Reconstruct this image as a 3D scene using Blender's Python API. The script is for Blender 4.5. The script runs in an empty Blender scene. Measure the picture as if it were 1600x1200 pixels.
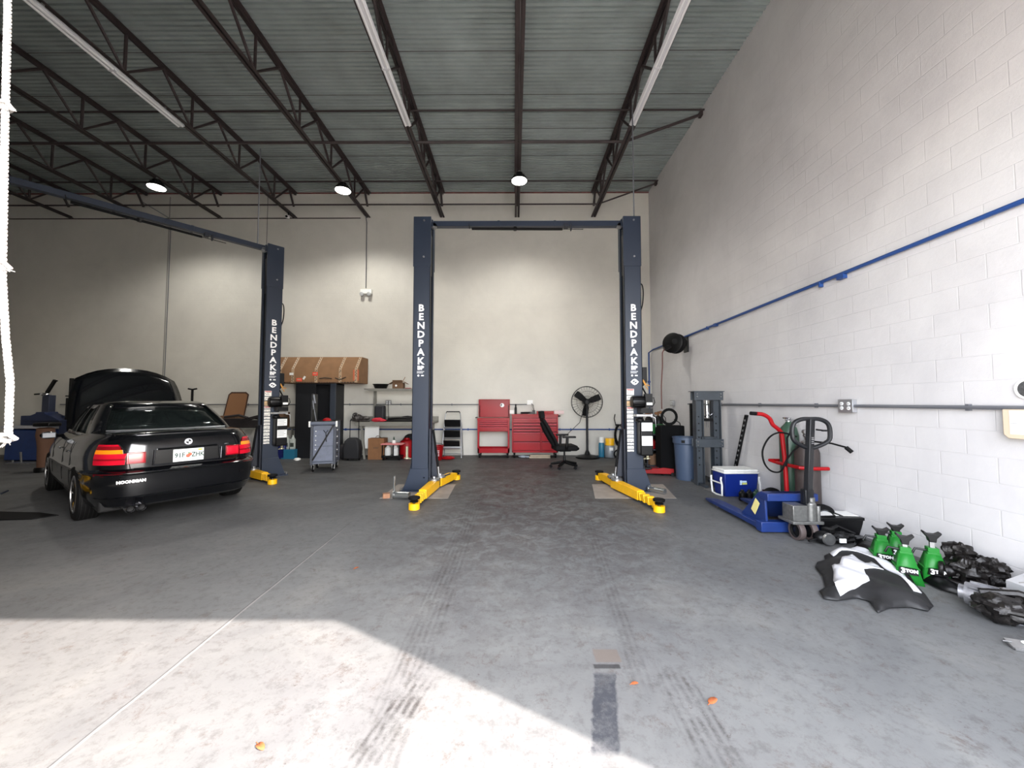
import bpy, bmesh, math, random
from mathutils import Vector, Matrix, Euler, geometry, noise as mnoise
random.seed(7)
PI = math.pi
S = bpy.context.scene
COL = S.collection

# ---------------------------------------------------------------- camera, world, sun, exposure
F_PX, EYE = 600.0, 1.45
cam_data = bpy.data.cameras.new('camera'); cam_data.sensor_width = 36.0; cam_data.lens = 36.0*F_PX/1600.0
cam_data.clip_start = 0.02; cam_data.clip_end = 300
cam = bpy.data.objects.new('camera', cam_data); COL.objects.link(cam)
PITCH, YAW = math.atan(28/600.0), math.atan(3/600.0)
cam.location = (0, 0, EYE); cam.rotation_euler = (PI/2 + PITCH, 0, YAW)
S.camera = cam
S.view_settings.view_transform = 'Standard'; S.view_settings.look = 'None'
S.view_settings.gamma = 1.0; S.view_settings.use_curve_mapping = False
S.view_settings.exposure = 0.33

WALL_X, BACK_Y, CEIL_Z, FRONT_Y, LEFT_X = 3.78, 10.55, 7.34, 0.3, -14.6
DOOR_L, DOOR_R, DOOR_H = -1.75, 3.08, 4.2

world = bpy.data.worlds.new('world'); S.world = world; world.use_nodes = True
wn = world.node_tree.nodes; wl = world.node_tree.links
bg = wn['Background']; bg.inputs['Strength'].default_value = 1.0
sky = wn.new('ShaderNodeTexSky'); sky.sky_type = 'NISHITA'; sky.sun_disc = False
sky.sun_elevation = math.radians(43.5); sky.sun_rotation = math.radians(120); sky.dust_density = 2.5; sky.air_density = 1.0
mixw = wn.new('ShaderNodeMix'); mixw.data_type = 'RGBA'; mixw.inputs[0].default_value = 0.62
mixw.inputs[7].default_value = (1.0, 0.97, 0.96, 1)
mulw = wn.new('ShaderNodeVectorMath'); mulw.operation = 'SCALE'; mulw.inputs['Scale'].default_value = 0.22
wl.new(sky.outputs[0], mulw.inputs[0]); wl.new(mulw.outputs[0], mixw.inputs[6]); wl.new(mixw.outputs[2], bg.inputs[0])
SKY_STRENGTH = 13.2
bg.inputs['Strength'].default_value = SKY_STRENGTH

sd = bpy.data.lights.new('sun', 'SUN'); sd.energy = 18.5; sd.angle = math.radians(0.53); sd.color = (1.0, 0.88, 0.81)
sun = bpy.data.objects.new('sun', sd); COL.objects.link(sun)
# sunlight travels (-1.73, +1.02) over the floor; 43.5 degrees above the horizon
hd = Vector((-1.730, 1.020, 0)).normalized(); el = math.radians(40.36)
sdir = Vector((hd.x*math.cos(el), hd.y*math.cos(el), -math.sin(el)))
sun.rotation_euler = sdir.to_track_quat('-Z', 'Y').to_euler(); sun.location = (8, -6, 9)
# sky portal in the open roller door (adds no light, only guides sampling)
pd = bpy.data.lights.new('door_portal', 'AREA'); pd.shape = 'RECTANGLE'; pd.size = DOOR_R-DOOR_L; pd.size_y = DOOR_H
pd.cycles.is_portal = True
po = bpy.data.objects.new('door_portal', pd); COL.objects.link(po)
po.location = ((DOOR_L+DOOR_R)/2, 0.28, DOOR_H/2); po.rotation_euler = (PI/2, 0, 0)

# ---------------------------------------------------------------- helpers
_fw = Vector((-math.sin(YAW)*math.cos(PITCH), math.cos(YAW)*math.cos(PITCH), math.sin(PITCH)))
_rt = Vector((math.cos(YAW), math.sin(YAW), 0)); _up = _rt.cross(_fw)
def ray(px, py): return _fw*F_PX + _rt*(px-800) + _up*(600-py)
def fl(px, py, z=0.0):
    r = ray(px, py); t = (z-EYE)/r.z
    return Vector((r.x*t, r.y*t, z))
def at(px, py, Y):
    r = ray(px, py); t = Y/r.y
    return Vector((r.x*t, Y, EYE+r.z*t))
def onwall(px, py, X=WALL_X):
    r = ray(px, py); t = X/r.x
    return Vector((X, r.y*t, EYE+r.z*t))

def lin(c):
    return tuple(((v/255.0)/12.92 if v/255.0 <= 0.04045 else ((v/255.0+0.055)/1.055)**2.4) for v in c)

MATS = {}
def mat(name, rgb, rough=0.5, metal=0.0, noise=0.0, scale=8.0, bump=0.0, emit=0.0, coat=0.0, spec=0.5, trans=0.0):
    """principled material with optional procedural mottling and bump; rgb in 0..255 sRGB"""
    if name in MATS: return MATS[name]
    m = bpy.data.materials.new(name); m.use_nodes = True
    nt = m.node_tree; b = nt.nodes['Principled BSDF']
    c = lin(rgb)
    b.inputs['Roughness'].default_value = rough; b.inputs['Metallic'].default_value = metal
    b.inputs['Coat Weight'].default_value = coat; b.inputs['Specular IOR Level'].default_value = spec
    b.inputs['Transmission Weight'].default_value = trans
    if noise > 0 or bump > 0:
        tc = nt.nodes.new('ShaderNodeTexCoord')
        n = nt.nodes.new('ShaderNodeTexNoise'); n.inputs['Scale'].default_value = scale; n.inputs['Detail'].default_value = 5
        nt.links.new(tc.outputs['Object'], n.inputs['Vector'])
        if noise > 0:
            r = nt.nodes.new('ShaderNodeMapRange')
            r.inputs['From Min'].default_value = 0.3; r.inputs['From Max'].default_value = 0.7
            r.inputs['To Min'].default_value = 1-noise; r.inputs['To Max'].default_value = 1+noise*0.6
            nt.links.new(n.outputs['Fac'], r.inputs['Value'])
            v = nt.nodes.new('ShaderNodeVectorMath'); v.operation = 'SCALE'; v.inputs[0].default_value = c
            nt.links.new(r.outputs[0], v.inputs['Scale']); nt.links.new(v.outputs[0], b.inputs['Base Color'])
        else: b.inputs['Base Color'].default_value = (*c, 1)
        if bump > 0:
            bp = nt.nodes.new('ShaderNodeBump'); bp.inputs['Strength'].default_value = bump; bp.inputs['Distance'].default_value = 0.01
            nt.links.new(n.outputs['Fac'], bp.inputs['Height']); nt.links.new(bp.outputs[0], b.inputs['Normal'])
    else: b.inputs['Base Color'].default_value = (*c, 1)
    if emit > 0:
        b.inputs['Emission Color'].default_value = (*c, 1); b.inputs['Emission Strength'].default_value = emit
    MATS[name] = m
    return m

class MB:
    """collects shapes and links them as ONE mesh object"""
    def __init__(s): s.bm = bmesh.new()
    def _add(s, verts, faces, mi=0, M=None):
        vs = [s.bm.verts.new(M @ Vector(v) if M else v) for v in verts]
        for f in faces:
            try:
                fc = s.bm.faces.new([vs[i] for i in f]); fc.material_index = mi
            except ValueError: pass
        return s
    def box(s, x0, x1, y0, y1, z0, z1, mi=0, M=None):
        v = [(x, y, z) for z in (z0, z1) for y in (y0, y1) for x in (x0, x1)]
        f = [(0,2,3,1), (4,5,7,6), (0,1,5,4), (2,6,7,3), (0,4,6,2), (1,3,7,5)]
        return s._add(v, f, mi, M)
    def rbox(s, c, size, rot=(0,0,0), mi=0):
        M = Matrix.Translation(c) @ Euler(rot).to_matrix().to_4x4()
        a, b, d = size[0]/2, size[1]/2, size[2]/2
        return s.box(-a, a, -b, b, -d, d, mi, M)
    def loft(s, rings, mi=0, closed=True, cap=True, M=None):
        n = len(rings[0]); vs = []; fs = []
        for r in rings: vs += list(r)
        for i in range(len(rings)-1):
            for j in range(n if closed else n-1):
                k = (j+1) % n
                fs.append((i*n+j, i*n+k, (i+1)*n+k, (i+1)*n+j))
        if cap and closed:
            fs.append(tuple(range(n-1, -1, -1))); fs.append(tuple((len(rings)-1)*n+j for j in range(n)))
        return s._add(vs, fs, mi, M)
    def lathe(s, prof, c=(0,0,0), axis='z', n=20, mi=0, cap=True, M=None):
        rings = []
        for r, h in prof:
            ring = []
            for k in range(n):
                a = 2*PI*k/n; u, v = r*math.cos(a), r*math.sin(a)
                p = {'z': (u, v, h), 'y': (v, h, u), 'x': (h, u, v)}[axis]
                ring.append((p[0]+c[0], p[1]+c[1], p[2]+c[2]))
            rings.append(ring)
        return s.loft(rings, mi, True, cap, M)
    def tube(s, pts, r, n=8, mi=0, close=False, flat=1.0):
        P = [Vector(p) for p in pts]; N = len(P)
        rr = r if isinstance(r, (list, tuple)) else [r]*N
        rings = []; up = None
        for i in range(N):
            a = P[(i-1) % N] if (close or i > 0) else P[i]
            b = P[(i+1) % N] if (close or i < N-1) else P[i]
            t = (b-a).normalized()
            if up is None:
                up = Vector((0,0,1)) if abs(t.z) < 0.9 else Vector((0,1,0))
            u = t.cross(up)
            if u.length < 1e-5: u = t.cross(Vector((1,0,0)))
            u.normalize(); w = u.cross(t).normalized(); up = w
            rings.append([P[i] + (u*math.cos(2*PI*k/n)*flat + w*math.sin(2*PI*k/n))*rr[i] for k in range(n)])
        if close: rings.append(rings[0])
        return s.loft(rings, mi, True, not close)
    def bar(s, a, b, w, h, mi=0):
        a, b = Vector(a), Vector(b); d = b-a; L = d.length
        q = d.to_track_quat('X', 'Z').to_matrix().to_4x4()
        M = Matrix.Translation((a+b)/2) @ q
        return s.box(-L/2, L/2, -w/2, w/2, -h/2, h/2, mi, M)
    def prism(s, pts, d0, d1, plane='xz', mi=0, M=None):
        def P(u, v, d): return {'xz': (u, d, v), 'xy': (u, v, d), 'yz': (d, u, v)}[plane]
        n = len(pts)
        v = [P(u, w, d0) for u, w in pts] + [P(u, w, d1) for u, w in pts]
        f = [tuple(range(n)), tuple(range(2*n-1, n-1, -1))] + [(i, i+n, (i+1) % n+n, (i+1) % n) for i in range(n)]
        return s._add(v, f, mi, M)
    def ball(s, c, r, sc=(1,1,1), mi=0, n=14, m=9, rot=(0,0,0), wob=0.0, seed=0, nz=0.0, fr=3.0):
        R = Euler(rot).to_matrix(); rg = random.Random(seed); rings = []
        for i in range(m+1):
            t = PI*i/m; ring = []
            for k in range(n):
                a = 2*PI*k/n; q = r*(1+wob*(rg.random()-0.5)) if 0 < i < m else r
                if nz: q *= 1+nz*mnoise.noise(Vector((math.sin(t)*math.cos(a), math.sin(t)*math.sin(a), -math.cos(t)))*fr+Vector((seed*3.1, seed, 0)))
                v = Vector((q*sc[0]*max(math.sin(t), 1e-3)*math.cos(a), q*sc[1]*max(math.sin(t), 1e-3)*math.sin(a), -q*sc[2]*math.cos(t)))
                ring.append(R @ v + Vector(c))
            rings.append(ring)
        return s.loft(rings, mi)
    def build(s, name, mats, parent=None, bevel=0.0, smooth=35, solid=0.0, loc=None, rot=None):
        bmesh.ops.recalc_face_normals(s.bm, faces=s.bm.faces)
        me = bpy.data.meshes.new(name); s.bm.to_mesh(me); s.bm.free()
        for m in (mats if isinstance(mats, (list, tuple)) else [mats]): me.materials.append(m)
        if smooth:
            me.polygons.foreach_set('use_smooth', [True]*len(me.polygons)); me.set_sharp_from_angle(angle=math.radians(smooth))
        o = bpy.data.objects.new(name, me); COL.objects.link(o)
        if parent: o.parent = parent
        if loc: o.location = loc
        if rot: o.rotation_euler = rot
        if solid:
            md = o.modifiers.new('solid', 'SOLIDIFY'); md.thickness = solid; md.offset = 0
        if bevel:
            md = o.modifiers.new('edge', 'BEVEL'); md.width = bevel; md.segments = 2; md.limit_method = 'ANGLE'
            md.angle_limit = math.radians(40)
        return o

def tag(o, label, cat, group=None):
    o['label'] = label; o['category'] = cat
    if group: o['group'] = group
    return o
def thing(name, label, cat, loc=(0,0,0), rz=0.0, group=None):
    o = bpy.data.objects.new(name, None); COL.objects.link(o); o.empty_display_size = 0.1
    o.location = loc; o.rotation_euler = (0, 0, rz)
    return tag(o, label, cat, group)
def struct(o): o['kind'] = 'structure'; return o
def sm(pts, n=6, close=False):
    P = [Vector(q) for q in pts]; N = len(P); out = []
    for i in range(N if close else N-1):
        g = (lambda k: P[k % N]) if close else (lambda k: P[max(0, min(N-1, k))])
        a, b, c, d = g(i-1), g(i), g(i+1), g(i+2)
        for k in range(n):
            t = k/n; out.append(0.5*((2*b)+(c-a)*t+(2*a-5*b+4*c-d)*t*t+(3*b-a-3*c+d)*t**3))
    if not close: out.append(P[-1])
    return out
def copy_tree(o, parent=None):
    c = o.copy(); COL.objects.link(c); c.parent = parent
    for ch in o.children: copy_tree(ch, c)
    return c
def text(name, body, size, loc, rot, m, parent=None, off=0.0, ext=0.001, space=1.0, sx=1.0, align='CENTER'):
    cu = bpy.data.curves.new(name, 'FONT'); cu.body = body; cu.size = size; cu.offset = off; cu.extrude = ext
    cu.align_x = align; cu.align_y = 'CENTER'; cu.space_character = space; cu.resolution_u = 2
    t = bpy.data.objects.new(name, cu); COL.objects.link(t)
    dg = bpy.context.evaluated_depsgraph_get(); dg.update()
    me = bpy.data.meshes.new_from_object(t.evaluated_get(dg)); me.name = name
    bpy.data.objects.remove(t); bpy.data.curves.remove(cu)
    me.materials.clear(); me.materials.append(m)
    o = bpy.data.objects.new(name, me); COL.objects.link(o)
    o.location = loc; o.rotation_euler = rot; o.scale = (sx, 1, 1)
    if parent: o.parent = parent
    return o
def arc(c, r, a0, a1, n, plane='xz', rx=None):
    out = []
    for i in range(n+1):
        a = a0+(a1-a0)*i/n; u = r*math.cos(a); v = (rx or r)*math.sin(a)
        out.append({'xz': (c[0]+u, c[1], c[2]+v), 'xy': (c[0]+u, c[1]+v, c[2]), 'yz': (c[0], c[1]+u, c[2]+v)}[plane])
    return out

# ---------------------------------------------------------------- materials
M_BLACK = mat('black_plastic', (8,8,9), 0.4, spec=0.3)
M_RUBBER = mat('black_rubber', (9,9,10), 0.75, noise=0.2, scale=30, spec=0.2)
M_DARKSTEEL = mat('dark_joist_paint', (52,42,42), 0.6, noise=0.25, scale=6)
M_NAVY = mat('navy_powder_coat', (32,42,58), 0.42, noise=0.06, scale=3)
M_NAVYD = mat('dark_navy_steel', (24,29,41), 0.5)  # darker navy for carriages, arm locks and limit switches
M_YEL = mat('yellow_paint', (236,178,14), 0.4, noise=0.08, scale=12)
M_WHITE = mat('white_print', (240,240,240), 0.5)
M_CHROME = mat('chrome', (225,225,228), 0.18, metal=1.0)
M_STEEL = mat('bare_steel', (165,165,165), 0.35, metal=0.9, noise=0.15, scale=20)
M_GREYP = mat('grey_plastic', (104,108,118), 0.55, noise=0.12, scale=6)
M_RED = mat('red_tool_enamel', (150,4,22), 0.25, noise=0.05, scale=4, spec=0.18)
M_REDP = mat('red_plastic', (150,8,16), 0.45, spec=0.3)
M_CARD = mat('brown_cardboard', (132,98,68), 0.85, noise=0.12, scale=5)
M_CARDD = mat('dark_cardboard', (112,84,62), 0.85, noise=0.12, scale=5)
M_BLUE = mat('blue_plastic', (14,36,112), 0.4, spec=0.3)
M_BLUEP = mat('blue_metal_paint', (20,44,100), 0.4, noise=0.15, scale=10)
M_BENCH = mat('bench_grey_steel', (128,126,118), 0.5, noise=0.1)
M_ALU = mat('aluminium', (180,182,186), 0.35, metal=0.8)
M_GREEN = mat('green_enamel', (50,190,60), 0.4)
M_TEAL = mat('teal_plastic', (40,110,140), 0.4)
M_PIPE = mat('blue_air_pipe', (34,68,128), 0.4)
M_CONDUIT = mat('grey_conduit', (112,114,120), 0.45, metal=0.4)
M_PAPER = mat('white_paper', (232,232,228), 0.8)
M_TAN = mat('tan_wrap', (112,80,62), 0.8, noise=0.1)

# ---------------------------------------------------------------- structure materials
def node_mat(name):
    m = bpy.data.materials.new(name); m.use_nodes = True; MATS[name] = m
    return m, m.node_tree.nodes, m.node_tree.links, m.node_tree.nodes['Principled BSDF']
def ramp(nodes, stops):
    r = nodes.new('ShaderNodeValToRGB'); e = r.color_ramp.elements
    while len(e) < len(stops): e.new(0.5)
    for k, (p, c) in enumerate(stops):
        e[k].position = p; e[k].color = (*c, 1) if len(c) == 3 else c
    return r
def mixc(nodes, links, fac, a, b, mode='MIX'):
    x = nodes.new('ShaderNodeMix'); x.data_type = 'RGBA'; x.blend_type = mode
    for val, idx in ((fac, 0), (a, 6), (b, 7)):
        if hasattr(val, 'default_value') or hasattr(val, 'links'): links.new(val, x.inputs[idx])
        else: x.inputs[idx].default_value = val if idx == 0 else (*val, 1)
    return x.outputs[2]
def noise(nodes, links, vec, scale, detail=6, rough=0.6, dist=0.0, sc3=None):
    if sc3:
        mp = nodes.new('ShaderNodeMapping'); mp.inputs['Scale'].default_value = sc3; links.new(vec, mp.inputs[0]); vec = mp.outputs[0]
    n = nodes.new('ShaderNodeTexNoise'); n.inputs['Scale'].default_value = scale; n.inputs['Detail'].default_value = detail
    n.inputs['Roughness'].default_value = rough; n.inputs['Distortion'].default_value = dist
    links.new(vec, n.inputs['Vector']); return n.outputs['Fac']
def math2(nodes, links, op, a, b=None, clamp=False):
    m = nodes.new('ShaderNodeMath'); m.operation = op; m.use_clamp = clamp
    for i, v in enumerate((a, b)):
        if v is None: continue
        if isinstance(v, (int, float)): m.inputs[i].default_value = v
        else: links.new(v, m.inputs[i])
    return m.outputs[0]

# floor: grey worn concrete, stains, tyre tracks, red-brown spill
mf, N, L, B = node_mat('worn_concrete_floor')
tc = N.new('ShaderNodeTexCoord'); V = tc.outputs['Object']
sp = N.new('ShaderNodeSeparateXYZ'); L.new(V, sp.inputs[0]); X, Y = sp.outputs[0], sp.outputs[1]
base = ramp(N, [(0.3, lin((86,87,88))), (0.55, lin((97,98,98))), (0.72, lin((108,108,106)))])
L.new(noise(N, L, V, 1.1, 8, 0.62, 0.6), base.inputs[0])
fine = ramp(N, [(0.36, (0.74,0.73,0.72)), (0.5, (1,1,1))]); L.new(noise(N, L, V, 14, 8, 0.78), fine.inputs[0])
c = mixc(N, L, 1.0, base.outputs[0], fine.outputs[0], 'MULTIPLY')
# darkened, oily strip down the lift bay and towards the back
def band(sock, c0, hw, soft):
    d = math2(N, L, 'ABSOLUTE', math2(N, L, 'SUBTRACT', sock, c0))
    r = N.new('ShaderNodeMapRange'); r.inputs['From Min'].default_value = hw; r.inputs['From Max'].default_value = hw+soft
    r.inputs['To Min'].default_value = 1; r.inputs['To Max'].default_value = 0; L.new(d, r.inputs['Value']); return r.outputs[0]
mott = ramp(N, [(0.42, (0,0,0)), (0.56, (1,1,1))]); L.new(noise(N, L, V, 5.5, 9, 0.75, 0.8), mott.inputs[0])
oil = math2(N, L, 'MULTIPLY', math2(N, L, 'MULTIPLY', band(X, 0.25, 0.9, 1.2), band(Y, 7.0, 2.2, 3.0)), mott.outputs[0])
c = mixc(N, L, math2(N, L, 'MULTIPLY', oil, 0.6), c, lin((52,42,41)))
mott2 = ramp(N, [(0.50, (0,0,0)), (0.60, (1,1,1))]); L.new(noise(N, L, V, 3.4, 9, 0.8, 1.0), mott2.inputs[0])
redst = math2(N, L, 'MULTIPLY', math2(N, L, 'MULTIPLY', band(X, 0.2, 0.45, 0.7), band(Y, 6.9, 1.1, 1.2)), mott2.outputs[0])
c = mixc(N, L, math2(N, L, 'MULTIPLY', redst, 0.85), c, lin((56,14,18)))
# older dark wear over the back half of the shop
back = N.new('ShaderNodeMapRange'); back.inputs['From Min'].default_value = 4.5; back.inputs['From Max'].default_value = 8.5; L.new(Y, back.inputs['Value'])
wear = ramp(N, [(0.38, (0.45,0.45,0.45)), (0.60, (1,1,1))]); L.new(noise(N, L, V, 2.3, 7, 0.7, 0.4, (0.5, 1.6, 1)), wear.inputs[0])
c = mixc(N, L, math2(N, L, 'MULTIPLY', math2(N, L, 'MULTIPLY', back.outputs[0], wear.outputs[0]), 0.62), c, lin((52,48,45)))
# brown drips
drip = ramp(N, [(0.555, (0,0,0)), (0.64, (1,1,1))]); L.new(noise(N, L, V, 6, 10, 0.85, 0.3), drip.inputs[0])
c = mixc(N, L, math2(N, L, 'MULTIPLY', drip.outputs[0], 0.55), c, lin((66,55,48)))
# small dark pits and oil spots
spk = ramp(N, [(0.60, (0,0,0)), (0.64, (1,1,1))]); L.new(noise(N, L, V, 22, 6, 0.8), spk.inputs[0])
spm = ramp(N, [(0.45, (0,0,0)), (0.6, (1,1,1))]); L.new(noise(N, L, V, 1.7, 4, 0.6), spm.inputs[0])
c = mixc(N, L, math2(N, L, 'MULTIPLY', math2(N, L, 'MULTIPLY', spk.outputs[0], spm.outputs[0]), 0.6), c, lin((54,46,42)))
pale = ramp(N, [(0.56, (0,0,0)), (0.68, (1,1,1))]); L.new(noise(N, L, V, 2.2, 10, 0.82, 1.5), pale.inputs[0])
c = mixc(N, L, math2(N, L, 'MULTIPLY', pale.outputs[0], 0.12), c, lin((142,141,138)))
# tyre tracks: fine treads in a slightly slanted band
def track(x0, slope, y0, y1, hw, k):
    global c
    xc = math2(N, L, 'SUBTRACT', X, math2(N, L, 'ADD', math2(N, L, 'MULTIPLY', Y, slope), x0))
    b = math2(N, L, 'MULTIPLY', band(xc, 0.0, hw, 0.02), band(Y, (y0+y1)/2, (y1-y0)/2, 0.3))
    s = math2(N, L, 'ADD', math2(N, L, 'MULTIPLY', math2(N, L, 'SINE', math2(N, L, 'MULTIPLY', xc, 160.0)), 0.35), 0.5)
    nn = ramp(N, [(0.4, (0,0,0)), (0.6, (1,1,1))]); L.new(noise(N, L, V, 6, 6, 0.8), nn.inputs[0])
    c = mixc(N, L, math2(N, L, 'MULTIPLY', math2(N, L, 'MULTIPLY', b, s), math2(N, L, 'MULTIPLY', nn.outputs[0], k)), c, lin((40,38,38)))
track(-0.56, 0.0, 1.5, 6.2, 0.10, 0.5)
track(0.47, 0.09, 2.2, 5.0, 0.05, 0.45)
track(0.80, 0.02, 1.75, 1.95, 0.09, 0.8)
track(-1.05, 0.28, 1.72, 2.0, 0.07, 0.9)
# black burn-out skid and its tan end block
skx = math2(N, L, 'ADD', math2(N, L, 'SUBTRACT', X, math2(N, L, 'MULTIPLY', Y, 0.229)), math2(N, L, 'MULTIPLY', math2(N, L, 'SUBTRACT', noise(N, L, V, 9, 5, 0.7), 0.5), 0.06))
sk = math2(N, L, 'MULTIPLY', band(skx, 0.0, 0.052, 0.012), band(Y, 1.89, 0.22, 0.03))
nn = ramp(N, [(0.34, (0.35,0.35,0.35)), (0.55, (1,1,1))]); L.new(noise(N, L, V, 9, 6, 0.8), nn.inputs[0])
c = mixc(N, L, math2(N, L, 'MULTIPLY', sk, math2(N, L, 'MULTIPLY', nn.outputs[0], 0.85)), c, lin((40,43,50)))
sk2 = math2(N, L, 'MULTIPLY', band(X, 0.53, 0.068, 0.008), band(Y, 2.27, 0.05, 0.01))
c = mixc(N, L, math2(N, L, 'MULTIPLY', sk2, 0.8), c, lin((92,84,78)))
sk3 = math2(N, L, 'MULTIPLY', band(X, 0.51, 0.068, 0.008), band(Y, 2.18, 0.012, 0.01))
c = mixc(N, L, math2(N, L, 'MULTIPLY', sk3, 0.75), c, lin((32,32,34)))
# expansion joint running obliquely
jl = math2(N, L, 'ADD', math2(N, L, 'MULTIPLY', X, 1.0), 0.0)
JA, JB = fl(85, 1195), fl(545, 820)
jd = (JB-JA).normalized(); jn = Vector((-jd.y, jd.x, 0))
dj = math2(N, L, 'SUBTRACT', math2(N, L, 'ADD', math2(N, L, 'MULTIPLY', X, jn.x), math2(N, L, 'MULTIPLY', Y, jn.y)), jn.dot(JA))
wob = math2(N, L, 'MULTIPLY', math2(N, L, 'SUBTRACT', noise(N, L, V, 3, 4), 0.5), 0.02)
jb = math2(N, L, 'MULTIPLY', band(math2(N, L, 'ADD', dj, wob), 0.0, 0.003, 0.006), band(Y, 2.0, 2.0, 0.6))
c = mixc(N, L, math2(N, L, 'MULTIPLY', jb, 0.38), c, lin((160,156,152)))
jb2 = math2(N, L, 'MULTIPLY', band(math2(N, L, 'ADD', dj, wob), 0.012, 0.002, 0.003), band(Y, 2.0, 2.4, 0.6))
c = mixc(N, L, math2(N, L, 'MULTIPLY', jb2, 0.6), c, lin((42,42,44)))
B.inputs['Specular IOR Level'].default_value = 0.28
L.new(c, B.inputs['Base Color'])
rr = N.new('ShaderNodeMapRange'); rr.inputs['To Min'].default_value = 0.38; rr.inputs['To Max'].default_value = 0.75
L.new(noise(N, L, V, 2.5, 7, 0.7), rr.inputs['Value']); L.new(rr.outputs[0], B.inputs['Roughness'])
bp = N.new('ShaderNodeBump'); bp.inputs['Strength'].default_value = 0.15; bp.inputs['Distance'].default_value = 0.004
L.new(noise(N, L, V, 25, 6, 0.7), bp.inputs['Height']); L.new(bp.outputs[0], B.inputs['Normal'])
M_FLOOR = mf

def block_wall(name, rgb, rgb2, plane, joint=0.5, chips=0.5):
    m, N, L, B = node_mat(name)
    tc = N.new('ShaderNodeTexCoord'); V = tc.outputs['Object']
    sp = N.new('ShaderNodeSeparateXYZ'); L.new(V, sp.inputs[0])
    cb = N.new('ShaderNodeCombineXYZ'); L.new(sp.outputs[1 if plane == 'yz' else 0], cb.inputs[0]); L.new(sp.outputs[2], cb.inputs[1])
    br = N.new('ShaderNodeTexBrick'); L.new(cb.outputs[0], br.inputs['Vector'])
    br.inputs['Scale'].default_value = 1.0; br.inputs['Brick Width'].default_value = 0.406; br.inputs['Row Height'].default_value = 0.203
    br.inputs['Mortar Size'].default_value = 0.006; br.inputs['Mortar Smooth'].default_value = 0.6
    br.inputs['Color1'].default_value = (1,1,1,1); br.inputs['Color2'].default_value = (0.97,0.97,0.97,1); br.inputs['Mortar'].default_value = (0.88,0.88,0.88,1)
    r = ramp(N, [(0.3, lin(rgb2)), (0.65, lin(rgb))]); L.new(noise(N, L, V, 0.8, 6, 0.65, 0.3), r.inputs[0])
    c = mixc(N, L, joint, r.outputs[0], br.outputs['Color'], 'MULTIPLY')
    ch = ramp(N, [(0.66, (0,0,0)), (0.72, (1,1,1))]); L.new(noise(N, L, V, 4.5, 10, 0.85), ch.inputs[0])
    c = mixc(N, L, math2(N, L, 'MULTIPLY', ch.outputs[0], 0.35*chips), c, lin((140,136,134)))
    L.new(c, B.inputs['Base Color']); B.inputs['Roughness'].default_value = 0.55
    h = math2(N, L, 'ADD', math2(N, L, 'MULTIPLY', br.outputs['Fac'], -joint), math2(N, L, 'MULTIPLY', noise(N, L, V, 6, 10, 0.75), 0.8))
    bp = N.new('ShaderNodeBump'); bp.inputs['Strength'].default_value = 0.45; bp.inputs['Distance'].default_value = 0.012
    L.new(h, bp.inputs['Height']); L.new(bp.outputs[0], B.inputs['Normal'])
    return m
M_WALLR = block_wall('painted_block_side', (206,204,204), (190,188,189), 'yz', 0.28, 1.0)
M_WALLB = block_wall('painted_block_back', (206,203,194), (194,191,183), 'xz', 0.12, 0.25)
M_WALLL = block_wall('painted_block_far', (200,198,196), (190,188,186), 'yz', 0.3, 0.3)
M_DECK = mat('galvanised_deck', (150,160,158), 0.45, metal=0.25, noise=0.2, scale=1.5)
M_APRON = mat('pale_concrete_apron', (176,172,166), 0.8, noise=0.15, scale=2)  # pale concrete of the ground outside, bounces daylight in

# ---------------------------------------------------------------- the shell
b = MB(); b.box(LEFT_X, WALL_X, FRONT_Y-0.2, BACK_Y, -0.2, 0); struct(b.build('floor', M_FLOOR, smooth=0))
b = MB(); b.box(-40, 40, -45, FRONT_Y-0.2, -0.2, -0.01); struct(b.build('ground_outside', M_APRON, smooth=0))
b = MB(); b.box(LEFT_X-0.2, WALL_X+0.2, BACK_Y, BACK_Y+0.2, -0.2, CEIL_Z+0.2); struct(b.build('wall_back', M_WALLB, smooth=0))
b = MB(); b.box(WALL_X, WALL_X+0.2, FRONT_Y-0.2, BACK_Y, -0.2, CEIL_Z+0.2); struct(b.build('wall_right', M_WALLR, smooth=0))
b = MB(); b.box(LEFT_X-0.2, LEFT_X, FRONT_Y-0.2, BACK_Y, -0.2, CEIL_Z+0.2); struct(b.build('wall_left', M_WALLL, smooth=0))
b = MB()
b.box(LEFT_X, DOOR_L, FRONT_Y-0.2, FRONT_Y, 0, CEIL_Z); b.box(DOOR_R, WALL_X, FRONT_Y-0.2, FRONT_Y, 0, CEIL_Z)
b.box(DOOR_L, DOOR_R, FRONT_Y-0.2, FRONT_Y, DOOR_H, CEIL_Z)
struct(b.build('wall_front', M_WALLB, smooth=0))
# corrugated roof deck, ribs across the room, sheets 0.914 m deep
b = MB(); prof = []; y = FRONT_Y-0.2; P6 = 0.083
while y < BACK_Y:
    for dy, z in ((0, 0), (0.046, 0), (0.052, 0.03), (0.077, 0.03)): prof.append((y+dy, CEIL_Z+z))
    y += P6
prof = [(min(a, BACK_Y), z) for a, z in prof]
ring0 = [(LEFT_X, a, z) for a, z in prof]; ring1 = [(WALL_X, a, z) for a, z in prof]
b.loft([ring0, ring1], 0, closed=False, cap=False)
b.box(LEFT_X, WALL_X, FRONT_Y-0.2, BACK_Y, CEIL_Z+0.12, CEIL_Z+0.2)
k = 6.18-0.914*6
while k < BACK_Y:
    b.box(LEFT_X, WALL_X, k-0.004, k+0.005, CEIL_Z-0.004, CEIL_Z+0.002, 1); k += 0.914
struct(b.build('ceiling', [M_DECK, M_DARKSTEEL], smooth=0))
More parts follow.
